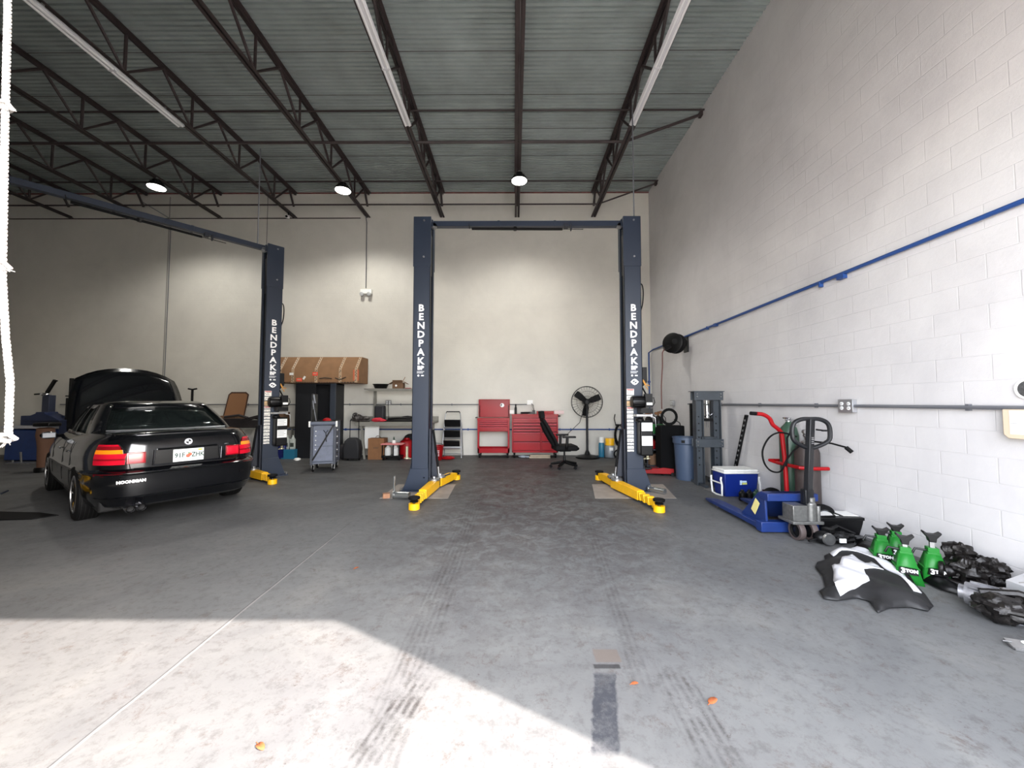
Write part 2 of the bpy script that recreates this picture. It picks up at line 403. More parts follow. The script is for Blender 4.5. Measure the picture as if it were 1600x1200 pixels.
# painted ledger line where deck meets the back wall
b = MB(); b.box(LEFT_X, WALL_X, BACK_Y-0.03, BACK_Y, CEIL_Z-0.025, CEIL_Z); struct(b.build('trim_1', mat('rust_primer', (116,70,66), 0.8, noise=0.4, scale=10), smooth=0))
# concrete patches round the lift feet
M_PATCH = mat('fresh_concrete_patch', (142,133,124), 0.8, noise=0.18, scale=6)
for n, pts in ((2, [(593,779),(700,779),(712,757),(622,757)]), (3, [(930,779),(1057,779),(1036,757),(925,757)])):
    b = MB(); w = [fl(*p) for p in pts]; b.prism([(p.x, p.y) for p in w], 0.0005, 0.004, 'xy'); struct(b.build('trim_%d' % n, M_PATCH, smooth=0))
# grey strips for a pilaster edge and a vertical seam on the back wall
b = MB(); b.box(-6.95, -6.93, BACK_Y-0.004, BACK_Y, 1.4, CEIL_Z-0.1); b.box(-9.72, -9.70, BACK_Y-0.004, BACK_Y, 0, CEIL_Z-0.1)
struct(b.build('trim_4', mat('wall_seam_grey', (120,120,118), 0.8), smooth=0))

# ---------------------------------------------------------------- open-web joists
JX = [2.22, 0.09, -2.0, -4.08, -6.14, -8.25, -10.35, -12.45]
JL = ['dark open-web steel joist nearest the white block side wall, over the right lift column',
      'dark open-web steel joist straight above the middle of the empty lift',
      'dark open-web joist above the left column of the empty lift, strip light underneath',
      'dark open-web steel joist ending over the twin emergency light on the back wall',
      'dark open-web steel joist over the second lift, carrying the strip light above the car bay',
      'dark open-web steel joist with the round light that hangs over the black car',
      'dark open-web steel joist second in from the far dim side of the roof',
      'dark open-web steel joist at the far dim corner of the roof']
ZB, ZT = 6.61, CEIL_Z-0.03
def make_joist():
    t = thing('roof_joist', JL[0], 'joist', (JX[0], 0, 0), 0, 'open-web joists under the roof deck')
    y0, y1 = FRONT_Y+0.02, BACK_Y-0.03
    b = MB()
    for sx in (-1, 1):
        b.box(sx*0.012, sx*0.072, y0, y1, ZT-0.01, ZT); b.box(sx*0.012, sx*0.02, y0, y1, ZT-0.06, ZT)
    b.build('top_chord', M_DARKSTEEL, t, smooth=0)
    b = MB()
    for sx in (-1, 1):
        b.box(sx*0.012, sx*0.065, y0+0.9, y1, ZB, ZB+0.01); b.box(sx*0.012, sx*0.02, y0+0.9, y1, ZB, ZB+0.055)
    b.build('bottom_chord', M_DARKSTEEL, t, smooth=0)
    me = {}
    for k in range(-1, 9):
        yb = 9.57-1.26*k if k >= 0 else 10.4
        if yb < 0.9: break
        if k == -1:
            b = MB(); b.tube([(0, 10.2, ZT-0.03), (0, 10.44, ZB+0.28)], 0.03, 6); b.build('web_rod', M_DARKSTEEL, t); continue
        ya, yc = yb-0.63, yb+0.63
        b = MB(); b.tube([(0, max(ya, y0), ZT-0.03), (0, yb, ZB+0.03), (0, yc, ZT-0.03)], 0.026, 6); b.build('web_rod', M_DARKSTEEL, t)
        b = MB(); b.tube([(0, yb, ZB+0.03), (0, yb, ZT-0.03)], 0.024, 6); b.build('web_upright', M_DARKSTEEL, t)
    return t
j0 = make_joist()
for x, lb in list(zip(JX, JL))[1:]:
    j = copy_tree(j0); j.location.x = x; j['label'] = lb
# bridging rods across the joists, with raking ends to the side wall
for yy, lab in ((7.47, 'long dark bridging bar across the joist bottoms, midway down the roof'), (9.90, 'long dark bridging bar across the joist bottoms close to the back wall')):
    b = MB(); b.tube([(LEFT_X+0.01, yy, ZB+0.05), (2.22, yy, ZB+0.05), (WALL_X-0.01, yy, CEIL_Z-0.12)], 0.028 if yy < 8 else 0.02, 6)
    b.rbox((WALL_X-0.03, yy, CEIL_Z-0.12), (0.05, 0.1, 0.1)); tag(b.build('bridging_bar', M_DARKSTEEL), lab, 'roof bracing')
for yy, lab in ((7.36, 'thin dark bridging rod along the joist tops, midway down the roof'), (9.80, 'thin dark bridging rod along the joist tops close to the back wall')):
    b = MB(); b.tube([(LEFT_X+0.01, yy, CEIL_Z-0.11), (WALL_X-0.01, yy, CEIL_Z-0.11)], 0.018, 6); tag(b.build('bridging_rod', M_DARKSTEEL), lab, 'roof bracing')
b = MB(); b.tube([(LEFT_X+0.01, 10.52, 6.60), (-4.3, 10.52, 6.60)], 0.013, 6)
tag(b.build('sprinkler_pipe', M_DARKSTEEL), 'slim dark pipe running level along the back wall under the joist ends', 'pipe')

# ---------------------------------------------------------------- lamps in the roof
M_STRIP = mat('white_enamel_strip', (205,205,208), 0.45)
def strip_light(x, dx, lab, ytip=6.8):
    t = thing('strip_light', lab, 'ceiling light', (x+dx, 0, ZB-0.11), 0, 'unlit strip lights under the joists')
    b = MB(); b.prism([(-0.065, 0.01), (-0.045, 0.05), (0.045, 0.05), (0.065, 0.01), (0.05, 0), (-0.05, 0)], ytip-2.44, ytip, 'xz')
    b.build('housing', M_STRIP, t)
    for sx in (-1, 1):
        for k in (0, 1):
            b = MB(); b.tube([(sx*0.035, ytip-2.42+k*1.22, -0.012), (sx*0.035, ytip-1.24+k*1.22, -0.012)], 0.016, 8); b.build('tube_lamp', mat('unlit_tube', (226,226,226), 0.3), t)
    b = MB(); b.box(-0.06, 0.06, ytip-1.235, ytip-1.205, -0.02, 0.012); b.build('joint_cover', M_STRIP, t)
    b = MB()
    for yy in (ytip-2.1, ytip-0.35): b.box(-0.01, 0.01, yy, yy+0.03, 0.05, 0.11)
    b.build('hanger', M_STEEL, t, smooth=0)
strip_light(-2.0, 0.06, 'white unlit strip light under the joist above the left column of the empty lift')
strip_light(2.22, -0.05, 'white unlit strip light under the joist beside the white block wall')
strip_light(-6.14, 0.03, 'white unlit strip light under the joist over the car bay')
M_LED = mat('lit_lens', (255,252,240), 0.4, emit=14.0)
def highbay(x, y, lab):
    t = thing('high_bay_light', lab, 'ceiling light', (x, y, 6.37), 0, 'round high bay lights')
    b = MB(); b.lathe([(0.02,0.17),(0.08,0.165),(0.09,0.09),(0.15,0.07),(0.175,0.03),(0.18,0.0),(0.165,-0.005)], n=28)
    for k in range(12):
        a = 2*PI*k/12; b.rbox((0.1*math.cos(a), 0.1*math.sin(a), 0.09), (0.05, 0.006, 0.06), (0,0,a))
    b.build('housing', M_BLACK, t)
    b = MB(); b.lathe([(0.168, -0.004), (0.166, -0.012), (0.05, -0.022), (0.001, -0.023)], n=28); b.build('lens', M_LED, t)
    b = MB(); b.tube([(0,0,0.17), (0,0,0.235)], 0.012, 8); b.tube(arc((0,0,0.2), 0.03, 0, 2*PI, 10, 'xz')[:-1], 0.005, 6, close=True); b.build('hook', M_STEEL, t)
    ld = bpy.data.lights.new('lamp', 'SPOT'); ld.energy = 330; ld.spot_size = math.radians(150); ld.spot_blend = 0.6; ld.shadow_soft_size = 0.15; ld.color = (1, 0.97, 0.9)
    lo = bpy.data.objects.new('lamp', ld); COL.objects.link(lo); lo.parent = t; lo.location = (0,0,-0.05)
highbay(0.12, 8.33, 'round lit high bay light above the empty two-post lift')
highbay(-3.98, 8.7, 'round lit high bay light between the two lifts')
highbay(-8.2, 8.55, 'round lit high bay light over the black car')

# ---------------------------------------------------------------- two-post lifts
M_LABELY = mat('printed_label', (228,224,214), 0.6)
def swing_arm(t, root, tip, z=0.10):
    """yellow telescopic arm lying low, with its swivel disc and pad foot; local lift coordinates"""
    r, p = Vector((*root, z)), Vector((*tip, z)); d = (p-r); Ln = d.length; d.normalize(); q = d.to_track_quat('X', 'Z').to_euler()
    b = MB(); s = Ln*0.62
    b.prism([(-0.09,-0.07),(-0.09,0.07),(s,0.055),(s,-0.055)], -0.065, 0.065, 'xy')
    b.prism([(0.0,-0.035),(0.0,0.035),(s-0.02,0.03),(s-0.02,-0.03)], 0.065, 0.074, 'xy')
    arm = b.build('swing_arm', M_YEL, t, bevel=0.006); arm.location = r; arm.rotation_euler = q
    b = MB(); b.box(s-0.05, Ln-0.05, -0.043, 0.043, -0.05, 0.035)
    for k in range(3):
        xx = s+0.02+k*(Ln-s-0.12)/3; b.prism([(xx,-0.058),(xx+0.05,-0.058),(xx+0.02,0.05),(xx-0.03,0.05)], -0.05, 0.05, 'xz')
    b.box(Ln-0.12, Ln+0.0, -0.035, 0.035, -0.075, -0.02)
    b.build('extension', M_YEL, arm, bevel=0.005)
    b = MB(); b.lathe([(0.075,-0.098),(0.075,-0.02),(0.05,-0.015),(0.05,-0.05)], (Ln,0,0), n=18); b.build('foot_cup', M_YEL, arm)
    b = MB(); b.lathe([(0.02,-0.04),(0.02,0.03)], (Ln,0,0), n=12); b.build('screw', M_CHROME, arm)
    b = MB(); b.lathe([(0.055,0.0),(0.06,0.01),(0.03,0.02),(0.07,0.035),(0.078,0.045),(0.078,0.065),(0.07,0.07)], (Ln,0,0), n=20); b.build('rubber_pad', M_RUBBER, arm)
    b = MB(); b.lathe([(0.095,0.066),(0.095,0.085),(0.085,0.09),(0.085,0.10),(0.04,0.104),(0.03,0.13),(0.005,0.132)], n=22); b.build('swivel_disc', M_STEEL, arm)
    b = MB(); b.box(-0.13, -0.09, -0.05, 0.05, -0.05, 0.075); b.tube([(-0.02,-0.1,0.1),(0.06,-0.16,0.12)], 0.012, 6); b.build('arm_lock', M_NAVYD, arm)
def column(t, sx, power):
    """one column of a lift; sx = -1 / +1; the open side of the channel looks inwards"""
    xo, xi = sx*1.90, sx*1.62
    X0, X1 = min(xo, xi), max(xo, xi)
    b = MB()
    for y0, y1 in ((-0.15,-0.138), (0.138,0.15)): b.box(X0, X1, y0, y1, 0.02, 4.56)
    b.box(min(xo, xo-sx*0.012), max(xo, xo-sx*0.012), -0.15, 0.15, 0.02, 4.56)
    for y0, y1 in ((-0.15,-0.09), (0.09,0.15)): b.box(min(xi, xi+sx*0.01), max(xi, xi+sx*0.01), y0, y1, 0.02, 4.56)
    # flared foot plates front and back, outer gusset and floor plate
    b.box(min(xi-sx*0.04, xo+sx*0.16), max(xi-sx*0.04, xo+sx*0.16), -0.24, 0.24, 0.0, 0.02)
    for y0, y1 in ((-0.166,-0.152), (0.152,0.166)):
        b.prism([(xi, 0.02), (xo+sx*0.13, 0.02), (xo+sx*0.01, 0.36), (xi, 0.36)], y0, y1, 'xz')
    b.prism([(xo, 0.02), (xo+sx*0.13, 0.02), (xo, 0.6)], -0.02, 0.02, 'xz')
    col = b.build('column', M_NAVY, t, bevel=0.002)
    b = MB()
    for k in range(6): b.lathe([(0.014,0.02),(0.014,0.05),(0.02,0.05),(0.02,0.062)], (xo+sx*0.14, -0.2+k*0.08, 0), n=6)
    b.build('anchor_bolt', M_STEEL, col)
    b = MB()     # extension sleeve with its fixing bolts
    b.box(X0-0.008, X1+0.008, -0.158, -0.150, 3.72, 4.57); b.box(X0-0.008, X1+0.008, 0.150, 0.158, 3.72, 4.57)
    b.box(min(xo, xo+sx*0.008), max(xo, xo+sx*0.008), -0.158, 0.158, 3.72, 4.57)
    b.box(X0, X1, -0.15, 0.15, 4.55, 4.575)
    ex = b.build('extension_sleeve', M_NAVY, t, bevel=0.002)
    b = MB()
    for zz in (3.88, 4.50): b.lathe([(0.016,-0.172),(0.016,-0.156)], ((X0+X1)/2+0.03, 0, zz), 'y', 8)
    b.build('sleeve_bolt', M_STEEL, ex)
    b = MB()     # carriage inside the channel and its slanting guard
    b.box(min(xi-sx*0.02, xi+sx*0.2), max(xi-sx*0.02, xi+sx*0.2), -0.085, 0.085, 0.12, 1.0)
    b.box(min(xi-sx*0.03, xi+sx*0.03), max(xi-sx*0.03, xi+sx*0.03), -0.12, 0.12, 0.06, 0.16)
    b.prism([(xi, 0.98), (xi-sx*0.02, 0.98), (xi-sx*0.11, 0.2), (xi, 0.2)], 0.05, 0.07, 'xz')
    car = b.build('carriage', M_NAVYD, t, bevel=0.003)
    b = MB(); b.tube([(xi-sx*0.03, 0.06, 0.98), (xi-sx*0.12, 0.06, 0.36)], 0.02, 8, flat=1); b.build('door_guard', M_RUBBER, car)
    b = MB(); b.tube([(xi-sx*0.118, 0.06, 0.36), (xi-sx*0.135, 0.06, 0.2)], 0.012, 8); b.build('gas_rod', M_STEEL, car)
    b = MB(); b.box(min(xi+sx*0.012, xi+sx*0.03), max(xi+sx*0.012, xi+sx*0.03), -0.04, 0.04, 3.6, 4.3); b.tube([(xi+sx*0.02,0,1.0),(xi+sx*0.02,0,4.4)], 0.012, 6)
    b.build('lift_cable', M_BLACK, t)
    b = MB(); b.lathe([(0.05,-0.05),(0.05,-0.04),(0.035,-0.04),(0.035,-0.01),(0.05,-0.01),(0.05,0.0)], (xi-sx*0.03, 0, 4.46), 'y', 18); b.build('pulley', M_STEEL, t)
    # vertical lettering, one letter below the other
    for k, ch in enumerate('BENDPAK'):
        text('letter', ch, 0.158, (sx*1.765, -0.1515, 3.01-k*0.148), (PI/2,0,0), M_WHITE, t, off=0.005, sx=1.05)
    text('lettering', 'BP', 0.09, (sx*1.765, -0.1515, 2.01), (PI/2,0,0), M_WHITE, t, off=0.004, sx=1.1)
    b = MB()
    b.box(sx*1.765-0.06, sx*1.765+0.06, -0.1525, -0.151, 1.945, 1.95); b.box(sx*1.765-0.06, sx*1.765+0.06, -0.1525, -0.151, 1.955, 1.958)
    b.box(sx*1.765-0.06, sx*1.765+0.04, -0.1525, -0.151, 1.925, 1.932)
    b.lathe([(0.018,-0.1525),(0.018,-0.151)], (sx*1.765-0.035, 0, 1.885), 'y', 6); b.box(sx*1.765+0.01, sx*1.765+0.055, -0.1525, -0.151, 1.875, 1.895)
    b.build('small_print', M_WHITE, t, smooth=0)
    if not power: return
    # diamond emblem, label strip, power unit, oil tank, hoses
    b = MB(); c0 = (1.77, 1.78)
    b.prism([(c0[0]-0.068,c0[1]), (c0[0]-0.03,c0[1]+0.04), (c0[0],c0[1]+0.052), (c0[0]+0.03,c0[1]+0.04), (c0[0]+0.068,c0[1]), (c0[0]+0.03,c0[1]-0.04), (c0[0],c0[1]-0.052), (c0[0]-0.03,c0[1]-0.04)], -0.1525, -0.151)
    b.prism([(c0[0]-0.04,c0[1]-0.004), (c0[0]-0.02,c0[1]+0.02), (c0[0]+0.012,c0[1]+0.02), (c0[0]-0.012,c0[1]-0.004)], -0.1532, -0.1524, mi=1)
    b.prism([(c0[0]+0.04,c0[1]+0.002), (c0[0]+0.02,c0[1]-0.022), (c0[0]-0.012,c0[1]-0.022), (c0[0]+0.012,c0[1]+0.002)], -0.1532, -0.1524, mi=1)
    b.build('emblem', [M_WHITE, M_NAVY], t, smooth=0)
    zz = 1.665
    ink = mat('label_ink', (40,40,44), 0.6); redink = mat('label_red', (190,60,66), 0.6); buff = mat('label_buff', (206,172,128), 0.6)
    for k, h in enumerate([0.115, 0.085, 0.10, 0.06, 0.06, 0.085, 0.055, 0.06, 0.06, 0.075, 0.06, 0.07, 0.05, 0.06, 0.045]):
        b = MB(); w = 0.12 if k < 2 else 0.105
        b.box(1.635, 1.635+w, -0.1525, -0.151, zz-h+0.014, zz, 2 if k == 2 else 0)
        if k in (0, 3): b.box(1.64, 1.63+w, -0.1530, -0.1520, zz-0.022, zz-0.006, 1)
        rg = random.Random(k)
        for q in range(2 if h < 0.08 else 3):
            y0 = zz-0.026-q*0.02
            if y0 < zz-h+0.018: break
            xx = 1.642
            while xx < 1.62+w:
                w2 = rg.uniform(0.006, 0.022)
                if rg.random() < 0.72: b.box(xx, min(xx+w2, 1.628+w), -0.1530, -0.1520, y0-0.008, y0, 3)
                xx += w2+0.005
        b.build('warning_label', [M_LABELY, redink, buff, ink], t, smooth=0); zz -= h
    u = MB(); u.lathe([(0.02,-0.16),(0.088,-0.155),(0.095,-0.14),(0.095,0.10),(0.088,0.12),(0.02,0.125)], (1.83, -0.27, 1.45), 'x', 22)
    for k in range(10):
        a = 2*PI*k/10; u.rbox((1.80, -0.27+0.098*math.cos(a), 1.45+0.098*math.sin(a)), (0.2, 0.006, 0.01), (a,0,0))
    u.box(1.86, 1.97, -0.40, -0.30, 1.46, 1.58); u.box(1.80, 1.99, -0.36, -0.16, 1.27, 1.35)
    mo = u.build('motor', M_BLACK, t, bevel=0.003)
    b = MB(); b.box(1.875, 1.965, -0.4025, -0.4005, 1.40, 1.44); b.box(1.86, 1.97, -0.40, -0.31, 1.36, 1.46, 1); b.build('rating_plate', [M_PAPER, M_BLACK], mo, smooth=0)
    b = MB(); b.rbox((1.86,-0.28,1.235), (0.26, 0.14, 0.035)); b.lathe([(0.02,0),(0.02,0.06)], (1.98,-0.32,1.20)); b.tube([(1.95,-0.34,1.22),(2.02,-0.36,1.2),(2.03,-0.36,1.05)], 0.008); b.build('pump_block', M_STEEL, t, bevel=0.004)
    b = MB(); b.lathe([(0.02,1.20),(0.06,1.19),(0.075,1.15),(0.04,1.12)], (1.80,-0.28,0)); b.box(1.78, 1.985, -0.37, -0.17, 0.60, 1.15); tk = b.build('oil_tank', M_BLACK, t, bevel=0.02)
    for z0, z1 in ((0.99, 1.12), (0.76, 0.91)):
        b = MB(); b.box(1.80, 1.97, -0.3725, -0.3705, z0, z1)
        for q in range(4): b.box(1.81, 1.95-(q % 2)*0.03, -0.3735, -0.372, z1-0.025-q*0.028, z1-0.017-q*0.028, 1)
        b.build('tank_label', [M_PAPER, mat('pale_ink', (150,150,156), 0.7)], tk, smooth=0)
    b = MB(); b.box(1.905, 2.0, -0.08, 0.06, 1.78, 2.03); b.prism([(1.905,1.78),(2.0,1.78),(1.905,1.68)], -0.08, 0.06); b.build('switch_box', M_BLACK, t, bevel=0.004)
    b = MB(); b.tube([(1.93,-0.09,1.82),(1.97,-0.1,1.74),(2.03,-0.1,1.72)], 0.008); b.tube([(1.93,-0.09,1.80),(1.97,-0.11,1.70),(2.0,-0.1,1.66)], 0.008); b.build('release_cord', mat('orange_cord', (200,140,60), 0.6), t)
    b = MB(); b.tube(sm([(1.91,-0.05,1.72),(1.94,-0.12,1.62),(1.95,-0.2,1.55)]), 0.013); b.build('hydraulic_hose', M_RUBBER, t)
    b = MB(); b.tube(sm([(1.90,-0.05,3.45),(1.945,-0.06,3.43),(1.965,-0.06,3.3),(1.95,-0.06,3.1),(1.905,-0.06,2.95)]), 0.010); b.build('hydraulic_hose', M_RUBBER, t)
    b = MB(); b.tube([(1.96,-0.32,1.5),(2.015,-0.33,1.52),(2.03,-0.33,1.44),(1.98,-0.34,1.36)], 0.007); b.build('wire', M_BLACK, mo)
def make_lift(name, label, loc, rz, tips):
    t = thing(name, label, 'car lift', loc, rz)
    column(t, -1, False); column(t, 1, True)
    b = MB(); b.box(-1.66, 1.66, -0.05, 0.05, 4.455, 4.545); b.box(-0.5, -0.46, -0.056, 0.056, 4.45, 4.55); b.box(0.46, 0.50, -0.056, 0.056, 4.45, 4.55)
    b.box(-1.70,-1.60,-0.07,0.07,4.44,4.56); b.box(1.60,1.70,-0.07,0.07,4.44,4.56)
    b.build('top_beam', M_NAVY, t, bevel=0.003)
    b = MB(); b.tube([(-0.93,-0.12,4.375),(0.60,-0.12,4.365)], 0.021, 10); sb = b.build('shut_off_bar', M_RUBBER, t)
    b = MB(); b.tube([(0.60,-0.12,4.365),(0.95,-0.12,4.362)], 0.007); b.tube([(-0.97,-0.12,4.375),(-0.98,-0.10,4.47)], 0.006); b.tube([(-0.2,-0.12,4.345),(-0.2,-0.12,4.40)], 0.03, 10); b.build('bar_rod', M_BLACK, sb)
    b = MB(); b.box(0.63,0.70,-0.14,-0.05,4.40,4.46); b.box(0.74,0.76,-0.13,-0.05,4.36,4.46); b.build('limit_switch', M_NAVYD, t)
    for root, tip in tips: swing_arm(t, root, tip)
    # spare pad adapters racked on the columns' outer sides
    for sx in (-1, 1):
        b = MB(); b.tube([(sx*2.02,0.02,0.52),(sx*2.02,0.02,0.70)], 0.022, 10); b.lathe([(0.045,0.50),(0.045,0.515)], (sx*2.02,0.02,0)); b.box(min(sx*1.89,sx*2.03),max(sx*1.89,sx*2.03),0.0,0.04,0.495,0.505)
        b.build('pad_adapter', mat('pale_zinc', (205,200,170), 0.35, metal=0.7), t)
    return t
make_lift('two_post_lift', 'empty navy two-post car lift with yellow arms standing in the middle of the shop', (0.22, 6.48, 0), 0,
    [((-1.53,-0.12), (-1.57,-1.22)), ((1.47,-0.10), (1.70,-1.32)), ((-1.48,0.14), (-1.30,0.78)), ((1.47,0.14), (1.37,0.76))])
LA = math.radians(50)
make_lift('two_post_lift', 'navy two-post car lift beside the black car, set askew to the room', (-4.86-1.76*math.cos(LA), 7.60-1.76*math.sin(LA), 0), LA,
    [((-1.53,-0.12), (-1.50,-1.05)), ((1.50,-0.12), (1.56,-0.93)), ((-1.50,0.14), (-1.60,0.95)), ((1.50,0.14), (1.30,0.75))])
# chrome cylinders lying at the lift feet
M_ZINC = mat('zinc_tube', (190,192,190), 0.25, metal=0.9)
p = fl(628, 779); t = thing('height_extension', 'silver jack extension tube lying by the left foot of the empty lift', 'lift adapter', (p.x, p.y, 0))
b = MB(); b.tube([(-0.10,0,0.055),(0.12,-0.03,0.055)], 0.05, 18); b.lathe([(0.06,-0.01),(0.06,0.01)], (-0.12,0,0.06), 'x', 18); b.build('tube', M_ZINC, t)
b = MB(); b.tube([(-0.13,0.03,0.09),(-0.125,0.03,0.33)], 0.016, 10); b.build('upright_pin', M_ZINC, t)
b = MB(); b.rbox((-0.22,0.02,0.035),(0.1,0.1,0.07),(0,0,0.4)); tag(b.build('wood_block', mat('raw_wood',(150,108,80),0.8,noise=0.2), loc=(p.x-0.03,p.y+0.02,0), bevel=0.004), 'small worn wooden block beside the silver tube at the lift foot', 'block')
p = fl(1028, 771); b = MB(); b.tube([(-0.09,0.11,0.05),(0.07,-0.11,0.05)], 0.048, 18); b.tube([(-0.1,0.125,0.05),(-0.085,0.105,0.05)], 0.055, 18)
tag(b.build('height_extension', M_ZINC, loc=(p.x,p.y,0)), 'chrome jack extension tube lying beside the right foot of the empty lift', 'lift adapter')

# ---------------------------------------------------------------- the black saloon car
CAR = thing('car', 'black four-door saloon with raised bonnet and broad red tail lights', 'car', (0,0,0), 0)
ca = math.radians(35); hv = Vector((-math.cos(ca), math.sin(ca), 0)); rv = Vector((math.sin(ca), math.cos(ca), 0))
axle = Vector((-4.90, 5.44, 0)); rear = axle - hv*0.985
CAR.location = rear; CAR.rotation_euler = (0, 0, math.atan2(hv.y, hv.x)-PI/2)
M_PAINT = mat('black_car_paint', (5,6,9), 0.15, coat=0.5, spec=0.45)
M_GAP = mat('panel_gap', (4,4,5), 0.8)
M_GLASS = mat('tinted_glass', (30,36,36), 0.06, spec=0.7)
gn = M_GLASS.node_tree; gb = gn.nodes['Principled BSDF']; gt = gn.nodes.new('ShaderNodeBsdfTransparent'); gt.inputs[0].default_value = (0.55,0.6,0.6,1)
gm = gn.nodes.new('ShaderNodeMixShader'); gm.inputs[0].default_value = 0.45
gn.links.new(gt.outputs[0], gm.inputs[1]); gn.links.new(gb.outputs[0], gm.inputs[2]); gn.links.new(gm.outputs[0], gn.nodes['Material Output'].inputs[0])
def lerp_tab(tab, x):
    if x <= tab[0][0]: return tab[0][1]
    for (a, va), (c_, vc) in zip(tab, tab[1:]):
        if x <= c_: return va+(vc-va)*(x-a)/(c_-a)
    return tab[-1][1]
NEXP = 6.5
TOP = [(0.0,1.045),(0.2,1.055),(0.6,1.05),(0.95,1.05),(1.3,0.985),(2.6,0.965),(3.1,0.97),(3.5,0.91),(4.1,0.84),(4.47,0.70)]
#       z,  rear y, half width, front y
RING = [(0.20,0.20,0.78,4.20),(0.24,0.10,0.82,4.36),(0.31,0.07,0.845,4.42),(0.36,0.02,0.86,4.46),(0.50,0.0,0.868,4.47),(0.585,0.004,0.870,4.46),(0.60,0.0,0.878,4.465),
        (0.632,0.0,0.878,4.46),(0.65,0.03,0.868,4.44),(0.668,0.075,0.862,4.42),(0.78,0.075,0.862,4.40),(0.86,0.082,0.850,4.38),(0.93,0.095,0.828,4.34),(0.985,0.11,0.80,4.30),(1.02,0.125,0.775,4.28),(1.04,0.15,0.755,4.25)]
def ring_at(z):
    k = [(r[0], r) for r in RING]
    if z <= RING[0][0]: return RING[0][1:]
    for a, c_ in zip(RING, RING[1:]):
        if z <= c_[0]:
            f = (z-a[0])/(c_[0]-a[0]); return tuple(a[i]+(c_[i]-a[i])*f for i in (1,2,3))
    return RING[-1][1:]
def plan(yr, w, yf, a):
    ca_, sa_ = math.cos(a), math.sin(a); ly = (yf-yr)/2
    return (w*math.copysign(abs(sa_)**(2/NEXP), sa_), (yr+yf)/2 - ly*math.copysign(abs(ca_)**(2/NEXP), ca_))
def rear_y(x, z):
    yr, w, yf = ring_at(z); q = min(abs(x)/w, 0.9995); return yr + (yf-yr)/2*(1-(1-q**NEXP)**(1/NEXP))
def side_x(y, z):
    yr, w, yf = ring_at(z); ym = (yr+yf)/2; q = min(abs(y-ym)/((yf-yr)/2), 0.9999); return w*(1-q**NEXP)**(1/NEXP)
ANG = []
for q in range(4):   # denser sampling round the corners
    for s_ in (0, .12, .25, .4, .55, .7, .82, .9, .95, .98): ANG.append((q+s_)*PI/2)
b = MB(); rings = []
for z, yr, w, yf in RING:
    tt = (z-0.20)/(1.045-0.20); r = []
    for a in ANG:
        x, y = plan(yr, w, yf, a); zt = lerp_tab(TOP, y); r.append((x, y, 0.20+(zt-0.20)*tt))
    rings.append(r)
z, yr, w, yf = RING[-1]
for s_, dz in ((0.985,0.008),(0.93,0.016),(0.75,0.025),(0.5,0.030),(0.25,0.032),(0.02,0.033)):
    r = []
    for a in ANG:
        x, y = plan(yr, w, yf, a); y = (yr+yf)/2+(y-(yr+yf)/2)*(0.5+0.5*s_) if False else y
        x *= s_; ly = (yr+yf)/2; y2 = ly+(y-ly)*(1-(1-s_)*0.02)
        r.append((x, y2, lerp_tab(TOP, y2)+dz))
    rings.append(r)
b.loft(rings)
body = b.build('body', [M_PAINT, M_GAP], None, smooth=32)
# cut wheel arches and cabin well, engine bay
def cutter(fn):
    b = MB(); fn(b); return b.build('cut', M_GAP, smooth=0)
cuts = []
for ya in (0.985, 3.71):
    for sx in (-1, 1): cuts.append(cutter(lambda b: b.lathe([(0.345, 0.0),(0.345,0.40)], (0.56*sx-(0.40 if sx < 0 else 0), ya, 0.31), 'x', 36)))
cuts.append(cutter(lambda b: b.box(-0.64,0.64,1.12,2.95,0.35,1.3)))
cuts.append(cutter(lambda b: b.box(-0.62,0.62,3.22,4.22,0.45,1.3)))
for cobj in cuts:
    md = body.modifiers.new('cut', 'BOOLEAN'); md.operation = 'DIFFERENCE'; md.object = cobj; md.solver = 'EXACT'
dg = bpy.context.evaluated_depsgraph_get(); dg.update()
me = bpy.data.meshes.new_from_object(body.evaluated_get(dg)); body.modifiers.clear(); body.data = me; body.parent = CAR
me.set_sharp_from_angle(angle=math.radians(32))
for cobj in cuts: bpy.data.objects.remove(cobj)
# greenhouse grid: columns round the cabin, rows up; pillars stay painted, windows are glass
GB = [(-0.64,0.80),(0.64,0.80),(0.725,0.93),(0.745,1.34),(0.755,2.02),(0.755,2.12),(0.745,2.86),(0.70,3.06),(0.60,3.20),(-0.60,3.20),(-0.70,3.06),(-0.745,2.86),(-0.755,2.12),(-0.755,2.02),(-0.745,1.34),(-0.725,0.93)]
GT = [(-0.50,1.34),(0.50,1.34),(0.57,1.44),(0.585,1.68),(0.59,2.04),(0.59,2.12),(0.58,2.40),(0.55,2.50),(0.48,2.56),(-0.48,2.56),(-0.55,2.50),(-0.58,2.40),(-0.59,2.12),(-0.59,2.04),(-0.585,1.68),(-0.57,1.44)]
def gpt(i, s_):
    a, c_ = GB[i], GT[i]; y = a[1]+(c_[1]-a[1])*s_
    zb = 1.045 if a[1] < 1.2 else (0.995 if a[1] > 2.5 else 0.99)
    z = zb+(1.405-zb)*s_; bul = 0.035*math.sin(PI*s_)
    k = 1+bul/max(0.3, abs(a[0]))*0.6
    return Vector(((a[0]+(c_[0]-a[0])*s_)*k, y, z))
NR = [0, 0.10, 0.3, 0.5, 0.7, 0.88, 1.0]
def sub(i, j, s_, f):   # point between columns i and j, slightly bowed for front and rear screens
    p0, p1 = gpt(i, s_), gpt(j, s_); p = p0.lerp(p1, f)
    if (i, j) in ((0, 1), (8, 9)): p.z += (0.03*math.sin(PI*f)-0.012)*s_
    if (i, j) == (0, 1): p.y -= 0.10*math.sin(PI*f)
    if (i, j) == (8, 9): p.y += 0.10*math.sin(PI*f)
    return p
